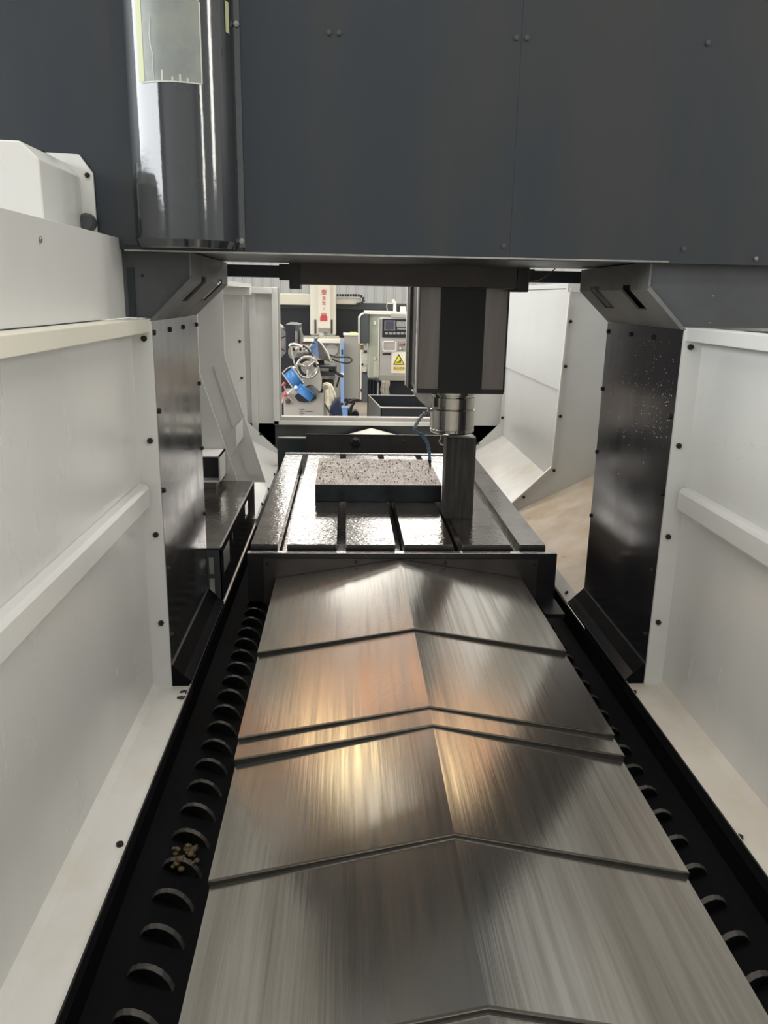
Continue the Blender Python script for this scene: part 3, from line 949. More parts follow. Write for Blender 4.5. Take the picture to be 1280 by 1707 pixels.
b = MB()
b.prism([(1.118, 1.87), (1.103, 0.945), (0.87, 0.715), (0.87, 0.66), (1.345, 0.66), (1.345, 1.87)], 5.585, 5.592, 'y')
b.build('rear_flange', 'white', rg)
bolts(rg, [(1.115, 5.585, 0.985), (0.95, 5.585, 0.80)], (0, -1, 0), 0.009, 0.006)
MB().box(0.76, 1.345, 5.56, 5.60, 1.845, 1.885).build('top_rail', 'white', rg)
MB().box(1.085, 1.345, 3.99, 4.03, 1.84, 1.885).build('top_rail', 'white', rg)
MB().box(1.105, 1.345, 4.004, 5.60, 1.86, 1.885).build('top_rail', 'white', rg)

# ================================================================== rear guard with window opening
rw = thing('rear_guard', 'white rear guard sheet with a big framed opening onto the workshop', 'machine guard', (XC, 5.65, 0.0))
WL, WR, WB = -0.470, 0.873, 0.968
MB().box(-0.95, -0.505, 5.66, 5.668, 0.72, 1.85).build('side_sheet', 'white', rw)
MB().box(0.905, 1.345, 5.66, 5.668, 0.72, 1.85).build('side_sheet', 'white', rw)
MB().box(-0.95, 1.345, 5.66, 5.668, 0.72, 0.915).build('shaded_lower_sheet', 'greydark', rw)  # darker enamel stands in for the shade below the opening
MB().box(-0.510, WL, 5.615, 5.67, 0.912, 1.852).build('opening_frame', 'white', rw, 0.004)
MB().box(WR, 0.912, 5.615, 5.67, 0.912, 1.852).build('opening_frame', 'white', rw, 0.004)
MB().box(-0.510, 0.912, 5.615, 5.67, 0.912, 0.942).build('opening_frame', 'white', rw, 0.004)
MB().box(WL, WR, 5.63, 5.70, 0.942, WB).build('sill', 'panelgrey', rw)
MB().box(WL - 0.004, WL + 0.012, 5.64, 5.70, WB, 1.850).build('door_channel', 'panelgrey', rw)
MB().box(-0.72, -0.505, 5.600, 5.67, 1.808, 1.852).build('top_rail', 'white', rw, 0.003)
MB().box(-0.95, -0.64, 5.50, 5.584, 1.80, 1.845).build('corner_block', 'white', lg, 0.003)
MB().box(-0.665, -0.62, 5.64, 5.66, 0.74, 1.808).build('stiffener', 'white', rw)
for xx in (-0.95, 1.29):
    MB().box(xx, xx + 0.055, 5.60, 5.67, 0.0, 0.72).build('leg', 'white', rw)

# rear end of the table run
re_ = thing('rear_apron', 'dark oily end plate with an eye bolt beyond the table', 'end plate', (XC, 5.2, 0.1))
MB().box(-0.262, 0.80, 5.195, 5.21, 0.55, 0.919).build('end_plate', 'plate', re_)
MB().box(-0.262, 0.80, 5.193, 5.196, 0.9165, 0.9205).build('plate_edge', 'greydark', re_)
MB().box(-0.45, -0.262, 5.19, 5.24, 0.55, 0.890).build('side_bracket', 'darkteal', re_)
MB().box(-0.45, -0.262, 5.185, 5.24, 0.888, 0.894).build('bracket_edge', 'slate', re_)
MB().box(-0.28, 0.84, 5.21, 5.25, 0.10, 0.55).build('support', 'black', re_)
b = MB()
b.lathe((0.065, 5.193, 0.868), [(0.0001, -0.012), (0.022, -0.012), (0.034, -0.004), (0.034, 0.0), (0.0001, 0.002)], 18, 'y')
b.build('eye_boss', 'black', re_)
bolts(re_, [(0.065, 5.180, 0.884), (0.385, 5.195, 0.884)], (0, -1, 0), 0.006, 0.008, 'chrome')
rc = thing('rear_way_cover', 'roof-shaped steel cover painted pale as if lit, peeking over the dark rear plate', 'way cover', (XC, 5.7, 0.70))
MB().prism([(-0.24, 0.782), (XC - 0.02, 0.897), (0.64, 0.782), (0.64, 0.777), (XC - 0.02, 0.891), (-0.24, 0.777)], 5.26, 5.61, 'y').build('cover_section', 'creamlight', rc)  # pale cream puts the light falling on this steel into its colour
MB().prism([(-0.235, 0.775), (XC - 0.02, 0.890), (0.635, 0.775), (0.635, 0.0), (-0.235, 0.0)], 5.262, 5.605, 'y').build('cover_body', 'black', rc)

# ================================================================== workshop behind the opening
def pbox(parent, name, m, x0, x1, y0, y1, Y, depth, zfloor=None, bevel=0.0):
    """box whose front face spans the given photo rectangle at depth Y"""
    a, c = at(x0, y1, Y), at(x1, y0, Y)
    z0 = a.z if zfloor is None else zfloor
    return MB().box(a.x, c.x, Y, Y + depth, z0, c.z).build(name, m, parent, bevel)


def base(px, py, Y, z=0.0):
    p = at(px, py, Y)
    return (p.x, p.y, z)


# ---- far gantry machine
GY = 16.0
fg = thing('gantry_machine', 'far gantry mill with black beam and white spindle column with red marks', 'machine', base(570, 540, GY))
pbox(fg, 'crossbeam', 'machblack', 380, 760, 511, 560, GY, 0.7)
pbox(fg, 'beam_top_strip', 'slate', 380, 760, 508, 511.5, GY - 0.02, 0.7)
for x0, x1 in ((372, 392), (748, 770)):
    pbox(fg, 'column', 'machblack', x0, x1, 505, 600, GY - 0.1, 0.9, 0.0)
pbox(fg, 'white_cover', 'cream', 420, 518, 490, 507, GY - 0.25, 0.25, bevel=0.02)
pbox(fg, 'white_cover', 'cream', 560, 602, 496, 507, GY - 0.25, 0.25, bevel=0.02)
pbox(fg, 'column_shell', 'creamlight', 517, 560, 440, 559, GY - 0.45, 0.45, bevel=0.03)
pbox(fg, 'column_front', 'cream', 529.5, 551, 440, 548, GY - 0.60, 0.2, bevel=0.02)
for x0, x1 in ((524, 527), (551.5, 554.5)):
    pbox(fg, 'vent_slot', 'slate', x0, x1, 533, 556, GY - 0.462, 0.02)
pbox(fg, 'spindle_collar', 'greybeige', 531, 549, 546, 553, GY - 0.58, 0.2)
b = MB()
p, q = at(536, 549, GY - 0.5), at(536, 564, GY - 0.5)
b.cyl(p, q, 0.055, 0.045, 16)
b.build('spindle', 'creamlight', fg)
for i, (chh, yy, hh) in enumerate((('泰', 488, 9.0), ('东', 498, 6.5), ('宏', 505.5, 6.5), ('工', 515, 4.5))):
    c = at(540, yy, GY - 0.603)
    text_part('red_character', chh, 'red', fg, c, hh / F_PX * GY * 1.0)
b = MB()
z = GY - 0.604
q = [at(x, y, z) for x, y in ((533.5, 535), (533.5, 528), (536, 525), (543.5, 525), (545.5, 528), (545.5, 535))]
b.prism([(p.x, p.z) for p in q], z - 0.004, z, 'y')
b.build('red_emblem', 'red', fg)
for x in (536.5, 539.5, 542.5):
    p = at(x, 523.2, z)
    MB().lathe((p.x, p.y, p.z), [(0.010, -0.003), (0.017, -0.003), (0.017, 0.003), (0.010, 0.003), (0.010, -0.003)], 12, 'y').build('emblem_ring', 'red', fg)
# drag chain: one object per link
dc = thing('drag_chain', 'black cable drag chain looped over the far cream cover', 'cable chain', base(585, 500, GY - 0.3, 1.6))
path = [(561 + 4.4 * k, 492.3) for k in range(9)] + [(600.5, 493), (604.5, 495.5), (606.5, 499.5), (605, 503.5), (601, 506.2), (597, 507)]
for i, (x, y) in enumerate(path):
    x2, y2 = path[i + 1] if i + 1 < len(path) else (x - 4, y)
    p, q = at(x, y, GY - 0.30), at(x2, y2, GY - 0.30)
    d = (q - p).normalized()
    nrm = Vector((-d.z, 0, d.x))
    b = MB()
    hw2 = 0.024
    pr = [p - nrm * hw2, p + d * ((q - p).length * 0.82) - nrm * hw2, p + d * ((q - p).length * 0.82) + nrm * hw2, p + nrm * hw2]
    b.prism([(v.x, v.z) for v in pr], GY - 0.36, GY - 0.26, 'y')
    b.build('link', 'machblack', dc)
# far bed in front of it
fb = thing('machine_bed_casting', 'low grey machine bed below the far white spindle column', 'machine bed', base(545, 600, 14.6))
pbox(fb, 'bed_body', 'greybeige', 500, 566, 570, 640, 14.4, 0.8, 0.0)
pbox(fb, 'bed_top', 'creamlight', 500, 567, 567, 571, 14.3, 0.95)
pbox(fb, 'vise', 'greybeige', 503, 530, 561.5, 567, 14.7, 0.4)
pbox(fb, 'table_strip', 'rag', 530, 565, 562, 567, 14.8, 0.5)
p = at(554, 583, 14.4)
MB().lathe((p.x, 14.4, p.z), [(0.0001, -0.02), (0.10, -0.02), (0.11, -0.01), (0.11, 0.0)], 24, 'y').build('round_cover', 'panelgrey', fb)
bs = thing('blue_post', 'narrow light blue vertical post left of the tall grey cabinet', 'post', base(571, 640, 13.9))
pbox(bs, 'post_body', 'bluestripe', 568, 573.5, 572, 672, 13.85, 0.2, 0.0)
pbox(bs, 'latch', 'machblack', 569, 571.5, 583, 591, 13.83, 0.03)
pbox(bs, 'hinge', 'creamlight', 567, 573, 622, 626, 13.82, 0.04)
# ---- tall grey cabinet
tc_ = thing('tall_cabinet', 'plain tall grey cabinet with lime sticker on its top', 'cabinet', base(588, 668, 14.05))
pbox(tc_, 'body', 'greybeige', 573, 600, 558, 668, 14.05, 0.35, 0.05, bevel=0.008)
pbox(tc_, 'side_edge', 'creamlight', 600, 603, 557.5, 668, 14.03, 0.37, 0.05)
pbox(tc_, 'top_edge', 'creamlight', 572, 603, 556.5, 559, 14.03, 0.37)
pbox(tc_, 'lime_sticker', 'lime', 583.5, 594, 554, 557, 14.10, 0.2)
pbox(tc_, 'lock', 'machblack', 601, 603, 648, 653, 14.00, 0.04)
pbox(tc_, 'plinth', 'machblack', 574, 599, 664, 672, 14.09, 0.3, 0.0)
# ---- CNC control cabinet
CY = 11.0
cc = thing('cnc_cabinet', 'pale green control cabinet standing behind the grey operator panel', 'cabinet', base(645, 640, CY + 0.6))
pbox(cc, 'cabinet_body', 'palegreen', 614, 690, 523, 632, CY + 0.5, 0.6, bevel=0.01)
pbox(cc, 'cabinet_roof', 'creamlight', 608, 690, 520.5, 523.5, CY + 0.45, 0.7)
pbox(cc, 'cabinet_plinth', 'machblack', 616, 690, 632, 645, CY + 0.55, 0.5, 0.0)
b = MB()
q = [at(x, y, CY + 0.42) for x, y in ((598.5, 530), (602, 525), (607, 523), (615, 523), (615, 572), (600, 573))]
b.prism([(v.x, v.z) for v in q], CY + 0.42, CY + 0.95, 'y')
b.build('side_hood', 'slate', cc, 0.008)
b = MB()
q = [at(x, y, CY + 0.41) for x, y in ((597.8, 573), (597.8, 529.5), (601.5, 524), (607, 522), (607, 523.4), (602.4, 525.4), (599.4, 530.4), (599.4, 573))]
b.prism([(v.x, v.z) for v in q], CY + 0.40, CY + 0.95, 'y')
b.build('hood_rim', 'creamlight', cc)
pbox(cc, 'door_strip', 'cream', 622.5, 629, 602, 628, CY + 0.48, 0.03)
pbox(cc, 'door_latch', 'creamlight', 623, 626.5, 536, 541, CY + 0.47, 0.04)
pbox(cc, 'door_latch', 'creamlight', 623, 626, 596, 600, CY + 0.47, 0.04)
op = thing('operator_panel', 'grey operator panel with screen, keypad and yellow triangle warning sign', 'control panel', base(656, 640, CY))
pbox(op, 'panel_body', 'panelgrey', 632, 684, 531, 628, CY, 0.25, bevel=0.01)
pbox(op, 'panel_edge', 'creamlight', 629.8, 632.6, 531, 666, CY - 0.01, 0.25, 0.35)
pbox(op, 'panel_head', 'panelgrey', 653, 682, 523, 530, CY + 0.02, 0.2, bevel=0.01)
pbox(op, 'panel_base', 'greybeige', 632, 684, 626, 634, CY - 0.03, 0.3)
pbox(op, 'pedestal', 'machblack', 650, 684, 634, 668, CY + 0.02, 0.25, 0.0)
pbox(op, 'under_bar', 'machblack', 626, 652, 634, 637.5, CY - 0.02, 0.06)
scr = pbox(op, 'screen_unit', 'machblack', 637, 684, 532, 562, CY - 0.02, 0.05)
pbox(op, 'screen_bezel', 'steelgrey', 640.5, 659, 534.5, 551, CY - 0.03, 0.02)
pbox(op, 'screen', 'screen', 642.5, 656.5, 535.5, 549, CY - 0.034, 0.01)
pbox(op, 'keypad', 'keys', 661, 681, 536, 545, CY - 0.03, 0.02)
pbox(op, 'keypad', 'keys', 662, 681, 547, 549.5, CY - 0.03, 0.02)
for k in range(6):
    pbox(op, 'key_block', 'keys', 641.5 + 6.6 * k, 646.5 + 6.6 * k, 553.8, 557.6, CY - 0.03, 0.02)
b = MB()
hq = [at(x, y, CY - 0.03) for x, y in ((658.5, 569.5), (659.8, 571), (659.8, 583.5), (658, 585.5), (640.5, 585.5), (638.4, 583.5), (638.4, 571), (640.5, 569.3), (656, 569.3))]
b.tube(hq, 0.0085, 6)
b.build('handle_frame', 'creamlight', op)
pbox(op, 'slot', 'machblack', 637.5, 652, 589, 591.5, CY - 0.004, 0.01)
pbox(op, 'button_plate', 'greybeige', 663, 679, 569, 584, CY - 0.006, 0.01)
for x, y, m in ((666.5, 573.5, 'redplastic'), (670, 574, 'redplastic'), (673.5, 573.5, 'slate'), (667, 581, 'creamlight'), (673, 581, 'panelgrey')):
    p = at(x, y, CY - 0.006)
    MB().cyl(p, p + Vector((0, -0.02, 0)), 0.013, 0.012, 10).build('push_button', m, op)
sg = pbox(op, 'warning_sign', 'paper', 652, 676.5, 587, 622, CY - 0.008, 0.008)
b = MB()
q = [at(x, y, CY - 0.011) for x, y in ((664.7, 590), (655.2, 608), (674.4, 608))]
b.prism([(v.x, v.z) for v in q], CY - 0.011, CY - 0.008, 'y')
b.build('triangle_border', 'print_black', sg)
b = MB()
q = [at(x, y, CY - 0.013) for x, y in ((664.7, 593.2), (657.4, 606.6), (672.2, 606.6))]
b.prism([(v.x, v.z) for v in q], CY - 0.013, CY - 0.011, 'y')
b.build('triangle', 'yellow', sg)
b = MB()
p = at(667, 601.2, CY - 0.014)
b.cyl(p, p + Vector((0, -0.002, 0)), 0.013, n=10)
q = [at(x, y, CY - 0.015) for x, y in ((660, 604.6), (668.5, 604.6), (668, 603.4), (664, 602.2), (660.5, 603.6))]
b.prism([(v.x, v.z) for v in q], CY - 0.016, CY - 0.014, 'y')
b.build('pictogram', 'print_black', sg)
pbox(sg, 'caption_bar', 'amber', 656, 674, 611, 617.5, CY - 0.011, 0.003)
text_part('caption_text', '当心伤手', 'print_brown', sg, at(665, 614.3, CY - 0.012), 4.1 / F_PX * CY * 1.2)
pl = thing('air_unit', 'white filter unit with pipe on top of the control cabinet', 'filter unit', base(660, 520, CY + 0.6, 1.6))
pbox(pl, 'pipe', 'creamlight', 655.5, 660.5, 502, 521, CY + 0.6, 0.06)
pbox(pl, 'cap', 'creamlight', 653.5, 658, 499, 505, CY + 0.58, 0.1)
pbox(pl, 'valve', 'machblack', 662, 666, 510, 521, CY + 0.6, 0.06)
pbox(pl, 'bowl', 'creamlight', 667, 676, 511, 521, CY + 0.58, 0.1)
pbox(pl, 'bracket', 'creamlight', 645.5, 655, 505, 506, CY + 0.6, 0.02)
b = MB()
b.tube([at(645, 505.5, CY + 0.6), at(644.5, 512, CY + 0.6), at(646, 521, CY + 0.6)], 0.004, 5)
b.build('air_line', 'creamlight', pl)
va = thing('valve_block', 'white and brass pneumatic valve block between grey cabinet and green cabinet', 'valve', base(609, 600, CY + 0.75, 0.8))
pbox(va, 'brass_fitting', 'brass', 601, 606, 575, 583, CY + 0.72, 0.06)
pbox(va, 'cylinder', 'creamlight', 607, 611, 573, 584, CY + 0.72, 0.06)
pbox(va, 'body', 'creamlight', 602, 612, 586, 600, CY + 0.75, 0.08)
pbox(va, 'clamp', 'slate', 606, 612, 584, 588, CY + 0.73, 0.05)
pbox(va, 'lower_block', 'cream', 603, 611, 600, 620, CY + 0.75, 0.08)
pbox(va, 'knob', 'machblack', 602.5, 605.5, 606, 609.5, CY + 0.72, 0.04)
db = thing('dark_pump_box', 'dark grey pump box standing right of the tall grey cabinet', 'pump', base(608, 655, 14.0))
pbox(db, 'tank', 'slate', 604, 613.5, 621, 658, 14.0, 0.35, 0.0, bevel=0.01)
pbox(db, 'lid', 'machblack', 603.8, 614, 619.5, 622, 13.98, 0.39)
sl_ = thing('splash_curtain', 'dark grey slanted curtain sheet left of the black chip bin', 'curtain', base(622, 650, 10.6))
for k in range(6):
    x = 612.5 + 2.9 * k
    p, q = at(x, 632 + k * 0.6, 10.6), at(x + 2.8, 632, 10.6)
    b = MB()
    b.prism([(p.x, 10.6), (p.x + 0.012, 10.575), (q.x, 10.6), (q.x, 10.615), (p.x, 10.615)], 0.35, p.z, 'z')
    b.build('fold', 'slate' if k % 2 else 'machblack', sl_)
pbox(sl_, 'hanger', 'slate', 612, 631, 630.5, 633, 10.57, 0.06)
pbox(sl_, 'foot', 'slate', 612, 631, 671, 673, 10.58, 0.06, 0.0)
rg2 = thing('hanging_rag', 'greyish rag hanging from the bar below the operator panel', 'rag', base(643, 665, CY - 0.06, 0.4))
b = MB()
a0 = at(635, 634, CY - 0.05)
a1 = at(648.5, 667, CY - 0.05)
nxx, nzz = 14, 8
vs, fs = [], []
for j in range(nzz + 1):
    t = j / nzz
    for i in range(nxx + 1):
        u = i / nxx
        vs.append((a0.x + (a1.x - a0.x) * u + 0.008 * math.sin(j * 1.3), CY - 0.06 + 0.016 * math.sin(u * 17) * (0.4 + 0.6 * t), a0.z + (a1.z - a0.z) * t))
for j in range(nzz):
    for i in range(nxx):
        k = j * (nxx + 1) + i
        fs.append((k, k + 1, k + nxx + 2, k + nxx + 1))
b.add(vs, fs, True)
o = b.build('cloth', 'rag', rg2)
sm = o.modifiers.new('thickness', 'SOLIDIFY')
sm.thickness = 0.006
# ---- black chip bin
bn = thing('chip_bin', 'open black sheet metal chip bin in front of the operator panel', 'bin', base(665, 690, 8.9))
f0, f1 = at(634.5, 680, 8.6), at(735, 680, 8.6)
b0, b1 = at(614, 665, 9.7), at(735, 665, 9.7)
zt = f0.z
x0f, x1f, x0b, x1b = f0.x, f1.x, b0.x, b1.x
t = 0.012
b = MB()
b.add([(x0f, 8.6, 0.12), (x1f, 8.6, 0.12), (x1f, 8.6, zt), (x0f, 8.6, zt), (x0f, 8.6 + t, 0.12), (x1f, 8.6 + t, 0.12), (x1f, 8.6 + t, zt), (x0f, 8.6 + t, zt)], [(0, 1, 2, 3), (7, 6, 5, 4), (3, 2, 6, 7), (0, 4, 5, 1), (0, 3, 7, 4), (1, 5, 6, 2)])
b.build('front_wall', 'machblack', bn)
b = MB()
b.add([(x0f, 8.6, 0.12), (x0f, 8.6, zt), (x0b, 9.7, zt), (x0b, 9.7, 0.12), (x0f + t, 8.6, 0.12), (x0f + t, 8.6, zt), (x0b + t, 9.7, zt), (x0b + t, 9.7, 0.12)], [(0, 1, 2, 3), (7, 6, 5, 4), (1, 5, 6, 2), (0, 3, 7, 4), (0, 4, 5, 1), (3, 2, 6, 7)])
b.build('side_wall', 'slate', bn)
MB().box(x0b, x1b, 9.69, 9.70, 0.12, zt).build('back_wall', 'machblack', bn)
MB().box(x0f, x1f, 8.6, 9.7, 0.12, 0.135).build('bottom', 'machblack', bn)
MB().box(x1f - t, x1f, 8.6, 9.7, 0.12, zt).build('side_wall', 'slate', bn)
b = MB()
b.tube([(x0f, 8.6, zt + 0.006), (x1f, 8.6, zt + 0.006)], 0.009, 6)
b.tube([(x0f, 8.6, zt + 0.006), (x0b, 9.7, zt + 0.006), (x1b, 9.7, zt + 0.006)], 0.007, 6)
b.build('rim', 'panelgrey', bn)
for xx in (x0f + 0.05, x1f - 0.1):
    MB().box(xx, xx + 0.06, 8.7, 9.6, 0.0, 0.12).build('runner', 'machblack', bn)

# ---- lathe
LY = 9.0
la = thing('lathe', 'grey metal lathe with a round face plate and a three-spoke handwheel', 'lathe', base(505, 690, LY))
p = at(447, 571, LY + 0.9)
b = MB()
b.lathe((p.x, LY + 0.9, p.z), [(0.0001, -0.04), (0.250, -0.04), (0.270, -0.02), (0.270, 0.05), (0.0001, 0.05)], 40, 'y')
fp = b.build('face_plate', 'steelgrey', la)
for k in range(8):
    a = 2 * math.pi * k / 8 + 0.35
    c, s2_ = math.cos(a), math.sin(a)
    b = MB()
    u0, u1 = Vector((c, 0, s2_)), Vector((-s2_, 0, c))
    q = [p + u0 * 0.07 - u1 * 0.006, p + u0 * 0.23 - u1 * 0.006, p + u0 * 0.23 + u1 * 0.006, p + u0 * 0.07 + u1 * 0.006]
    b.prism([(v.x, v.z) for v in q], LY + 0.855, LY + 0.862, 'y')
    b.build('radial_slot', 'machblack', fp)
pbox(la, 'headstock', 'machblack', 477, 490, 541, 620, LY + 0.7, 0.9)
pbox(la, 'headstock_edge', 'slate', 489, 500, 541, 592, LY + 0.72, 0.5)
pbox(la, 'headstock_chrome', 'steelgrey', 491.5, 496, 552, 578, LY + 0.69, 0.05)
b = MB()
q = [at(x, y, LY + 0.6) for x, y in ((499, 547), (501, 548), (505, 560), (505, 575), (502, 575), (502, 561))]
b.prism([(v.x, v.z) for v in q], LY + 0.6, LY + 0.7, 'y')
b.build('guard_bracket', 'steelgrey', la)
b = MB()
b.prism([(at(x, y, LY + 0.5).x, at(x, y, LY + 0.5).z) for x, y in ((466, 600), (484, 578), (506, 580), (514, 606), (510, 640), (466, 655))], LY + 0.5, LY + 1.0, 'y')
b.build('dark_backdrop', 'machblack', la)  # black block filling the dark gap between face plate and handwheel
# motor-like clamped casting on the carriage
p = at(497, 588, LY + 0.25)
b = MB()
b.cyl(p + Vector((-0.07, 0, 0.0)), p + Vector((0.10, 0.15, 0.01)), 0.075, 0.065, 18)
b.build('tool_post', 'steelgrey', la)
for k in range(4):
    q = p + Vector((-0.05 + 0.04 * k, -0.05, 0.03))
    MB().cyl(q, q + Vector((0, -0.02, 0.03)), 0.014, 0.012, 8).build('clamp_screw', 'wheel' if k % 2 else 'machblack', la)
# apron: light grey curved casting
b = MB()
q = [at(x, y, LY) for x, y in ((495, 641), (505, 632), (517, 628), (524, 618), (532, 617), (536, 632), (536, 648), (533, 654), (524, 646), (517, 642), (508, 645), (501, 648))]
b.prism([(v.x, v.z) for v in q], LY, LY + 0.35, 'y')
b.build('apron_casting', 'panelgrey', la, 0.01)
b = MB()
q = [at(x, y, LY - 0.02) for x, y in ((506, 648), (517, 643.5), (521, 641), (532, 655), (530, 657), (514, 656))]
b.prism([(v.x, v.z) for v in q], LY - 0.02, LY + 0.1, 'y')
b.build('crumpled_guard', 'steelgrey', la)
# handwheel
HWc = at(512.5, 612.5, LY - 0.10)
hwl = MB()
Rr = 17.0 / F_PX * LY
ringp = []
n1, n2 = 36, 8
vs, fs = [], []
for i in range(n1):
    a = 2 * math.pi * i / n1
    for k in range(n2):
        c = 2 * math.pi * k / n2
        rr = Rr + 0.015 * math.cos(c)
        vs.append((HWc.x + rr * math.cos(a), HWc.y + 0.015 * math.sin(c), HWc.z + rr * math.sin(a)))
for i in range(n1):
    for k in range(n2):
        fs.append((i * n2 + k, i * n2 + (k + 1) % n2, ((i + 1) % n1) * n2 + (k + 1) % n2, ((i + 1) % n1) * n2 + k))
hwl.add(vs, fs, True)
wheel = hwl.build('handwheel_rim', 'wheel', la)
for a in (math.radians(40), math.radians(160), math.radians(270)):
    e = HWc + Vector((math.cos(a), 0, math.sin(a))) * Rr
    MB().cyl(HWc + Vector((0, 0.02, 0)), e, 0.018, 0.012, 8).build('spoke', 'wheel', wheel)
MB().cyl(HWc + Vector((0, -0.02, 0)), HWc + Vector((0, 0.10, 0)), 0.022, 0.026, 14).build('hub', 'wheel', wheel)
b = MB()
q = at(512, 613, LY - 0.03)
b.cyl(q, q + Vector((0, 0.06, 0)), 0.070, 0.070, 24)
b.build('dial', 'panelgrey', la)
MB().tube([HWc + Vector((Rr * 0.95, 0, 0.03)), HWc + Vector((Rr * 0.95 + 0.01, -0.06, 0.035))], 0.011, 8).build('crank_knob', 'machblack', wheel)
p = at(490, 615, LY + 0.02)
MB().sphere(p, 0.035, 12, 8).build('ball_lever', 'chrome', la)
b = MB()
b.tube([at(486, 578, LY - 0.05), at(486.5, 590, LY - 0.05), at(491, 606, LY - 0.06), at(497, 620, LY - 0.06)], 0.009, 6)
b.build('lever_rod', 'panelgrey', la)
b = MB()
b.tube([at(482, 577, LY), at(484, 574, LY), at(490, 573, LY), at(498, 575, LY), at(504, 578, LY)], 0.012, 7)
b.build('grab_handle', 'creamlight', la)
pbox(la, 'red_cap', 'redplastic', 502.5, 508, 574, 580, LY + 0.05, 0.05, bevel=0.01)
# cross slide and rails to the right
pbox(la, 'cross_slide', 'machblack', 533, 561, 611, 617, LY + 0.1, 0.4)
pbox(la, 'slide_rail', 'steelgrey', 533, 548, 614, 618.5, LY + 0.08, 0.05)
pbox(la, 'bed_way', 'slate', 533, 558, 619, 626, LY + 0.15, 0.5)
pbox(la, 'bed_way', 'steelgrey', 535, 559, 627, 632, LY + 0.12, 0.5)
pbox(la, 'bed_casting', 'greydark', 500, 556, 631, 646, LY + 0.3, 0.6)
b = MB()
b.tube([at(558, 612, LY + 0.1), at(560, 621, LY + 0.1), at(572, 628, LY + 0.1)], 0.018, 6)
b.tube([at(566, 628, LY + 0.1), at(561, 645, LY + 0.12)], 0.010, 6)
b.build('feed_lever', 'machblack', la)
# base cabinet with small printed lines
bc = pbox(la, 'base_cabinet', 'panelgrey', 473, 540, 656, 700, LY + 0.02, 0.55, 0.0, bevel=0.01)
pbox(bc, 'cabinet_side', 'palegreen', 538, 545, 640, 700, LY + 0.10, 0.45, 0.0)
for (x0, x1, y) in ((499, 507, 682), (499, 505, 685.5), (508, 521, 685.5), (499, 507, 688.5), (499, 505, 692)):
    pbox(bc, 'printed_line', 'greydark', x0, x1, y, y + 0.8, LY + 0.014, 0.004)
b = MB()
q = [at(x, y, LY - 0.01) for x, y in ((491, 661), (497, 655), (525, 656), (528, 664), (520, 669), (508, 671), (497, 669))]
b.prism([(v.x, v.z) for v in q], LY - 0.01, LY + 0.05, 'y')
b.build('chip_mouth', 'machblack', la)
p = at(480, 669, LY)
MB().lathe((p.x, LY, p.z), [(0.0001, -0.03), (0.018, -0.03), (0.028, -0.01), (0.028, 0.03)], 16, 'y').build('plug', 'greydark', la)
pbox(la, 'leg_strip', 'machblack', 469, 473, 673, 694, LY + 0.03, 0.2, 0.0)
for (x, y, r_) in ((473.5, 640, 0.022), (475, 658, 0.024)):
    p = at(x, y, LY - 0.03)
    MB().sphere(p, r_, 10, 6).build('red_knob', 'redplastic', la)
b = MB()
b.tube([at(467, 643, LY - 0.02), at(473, 641, LY - 0.02), at(476, 650, LY - 0.02), at(475, 658, LY - 0.02), at(470, 672, LY - 0.02)], 0.010, 6)
b.tube([at(477, 660, LY - 0.02), at(483, 663, LY - 0.02), at(487, 669, LY - 0.02)], 0.007, 6)
b.build('lever_linkage', 'pink', la)
b = MB()
b.tube([at(479, 657, LY - 0.02), at(487, 649, LY - 0.02), at(494, 645, LY - 0.02)], 0.012, 6)
b.build('gear_lever', 'creamlight', la)

# blue chip guard (trough-like transparent-blue shield) lying across the lathe front
bg = thing('blue_chip_guard', 'bright blue U-shaped chip guard leaning in front of the lathe', 'guard', base(495, 665, LY - 0.15, 0.55))
A, B2 = (at(480, 619, LY - 0.12), at(499, 645, LY - 0.15))
C2, D2 = (at(496, 645, LY - 0.15), at(521, 664, LY - 0.2))
def channel(p, q, w, name, m, th=0.008):
    d = (q - p).normalized()
    nrm = Vector((-d.z, 0, d.x))
    b = MB()
    vs, fs = [], []
    K = 10
    for e in (p, q):
        for t_ in (0.0, th):
            for k in range(K + 1):
                a = math.pi * k / K
                vs.append(e + nrm * ((w - t_) * math.cos(a)) + Vector((0, (w - t_) * 0.6 * math.sin(a), 0)))
    L = K + 1
    for k in range(K):
        fs += [(k, k + 1, 2 * L + k + 1, 2 * L + k), (L + k + 1, L + k, 3 * L + k, 3 * L + k + 1), (k, L + k, L + k + 1, k + 1), (2 * L + k, 2 * L + k + 1, 3 * L + k + 1, 3 * L + k)]
    for k in (0, K):
        fs.append((k, 2 * L + k, 3 * L + k, L + k))
    b.add(vs, fs, True)
    return b.build(name, m, bg)
channel(A, B2, 0.062, 'upper_channel', 'blue')
channel(C2, D2, 0.052, 'lower_channel', 'blue')
b = MB()
for e in (-0.066, 0.066):
    d = (B2 - A).normalized()
    nrm = Vector((-d.z, 0, d.x))
    b.tube([A + nrm * e - d * 0.02, B2 + nrm * e], 0.007, 6)
b.tube([A + nrm * -0.066 - d * 0.02, A + Vector((0, 0.04, 0)) - d * 0.03, A + nrm * 0.066 - d * 0.02], 0.007, 6)
b.build('chrome_rim', 'panelgrey', bg)
p = at(493, 646, LY - 0.19)
MB().sphere(p, 0.022, 10, 6).build('wing_nut', 'creamlight', bg)
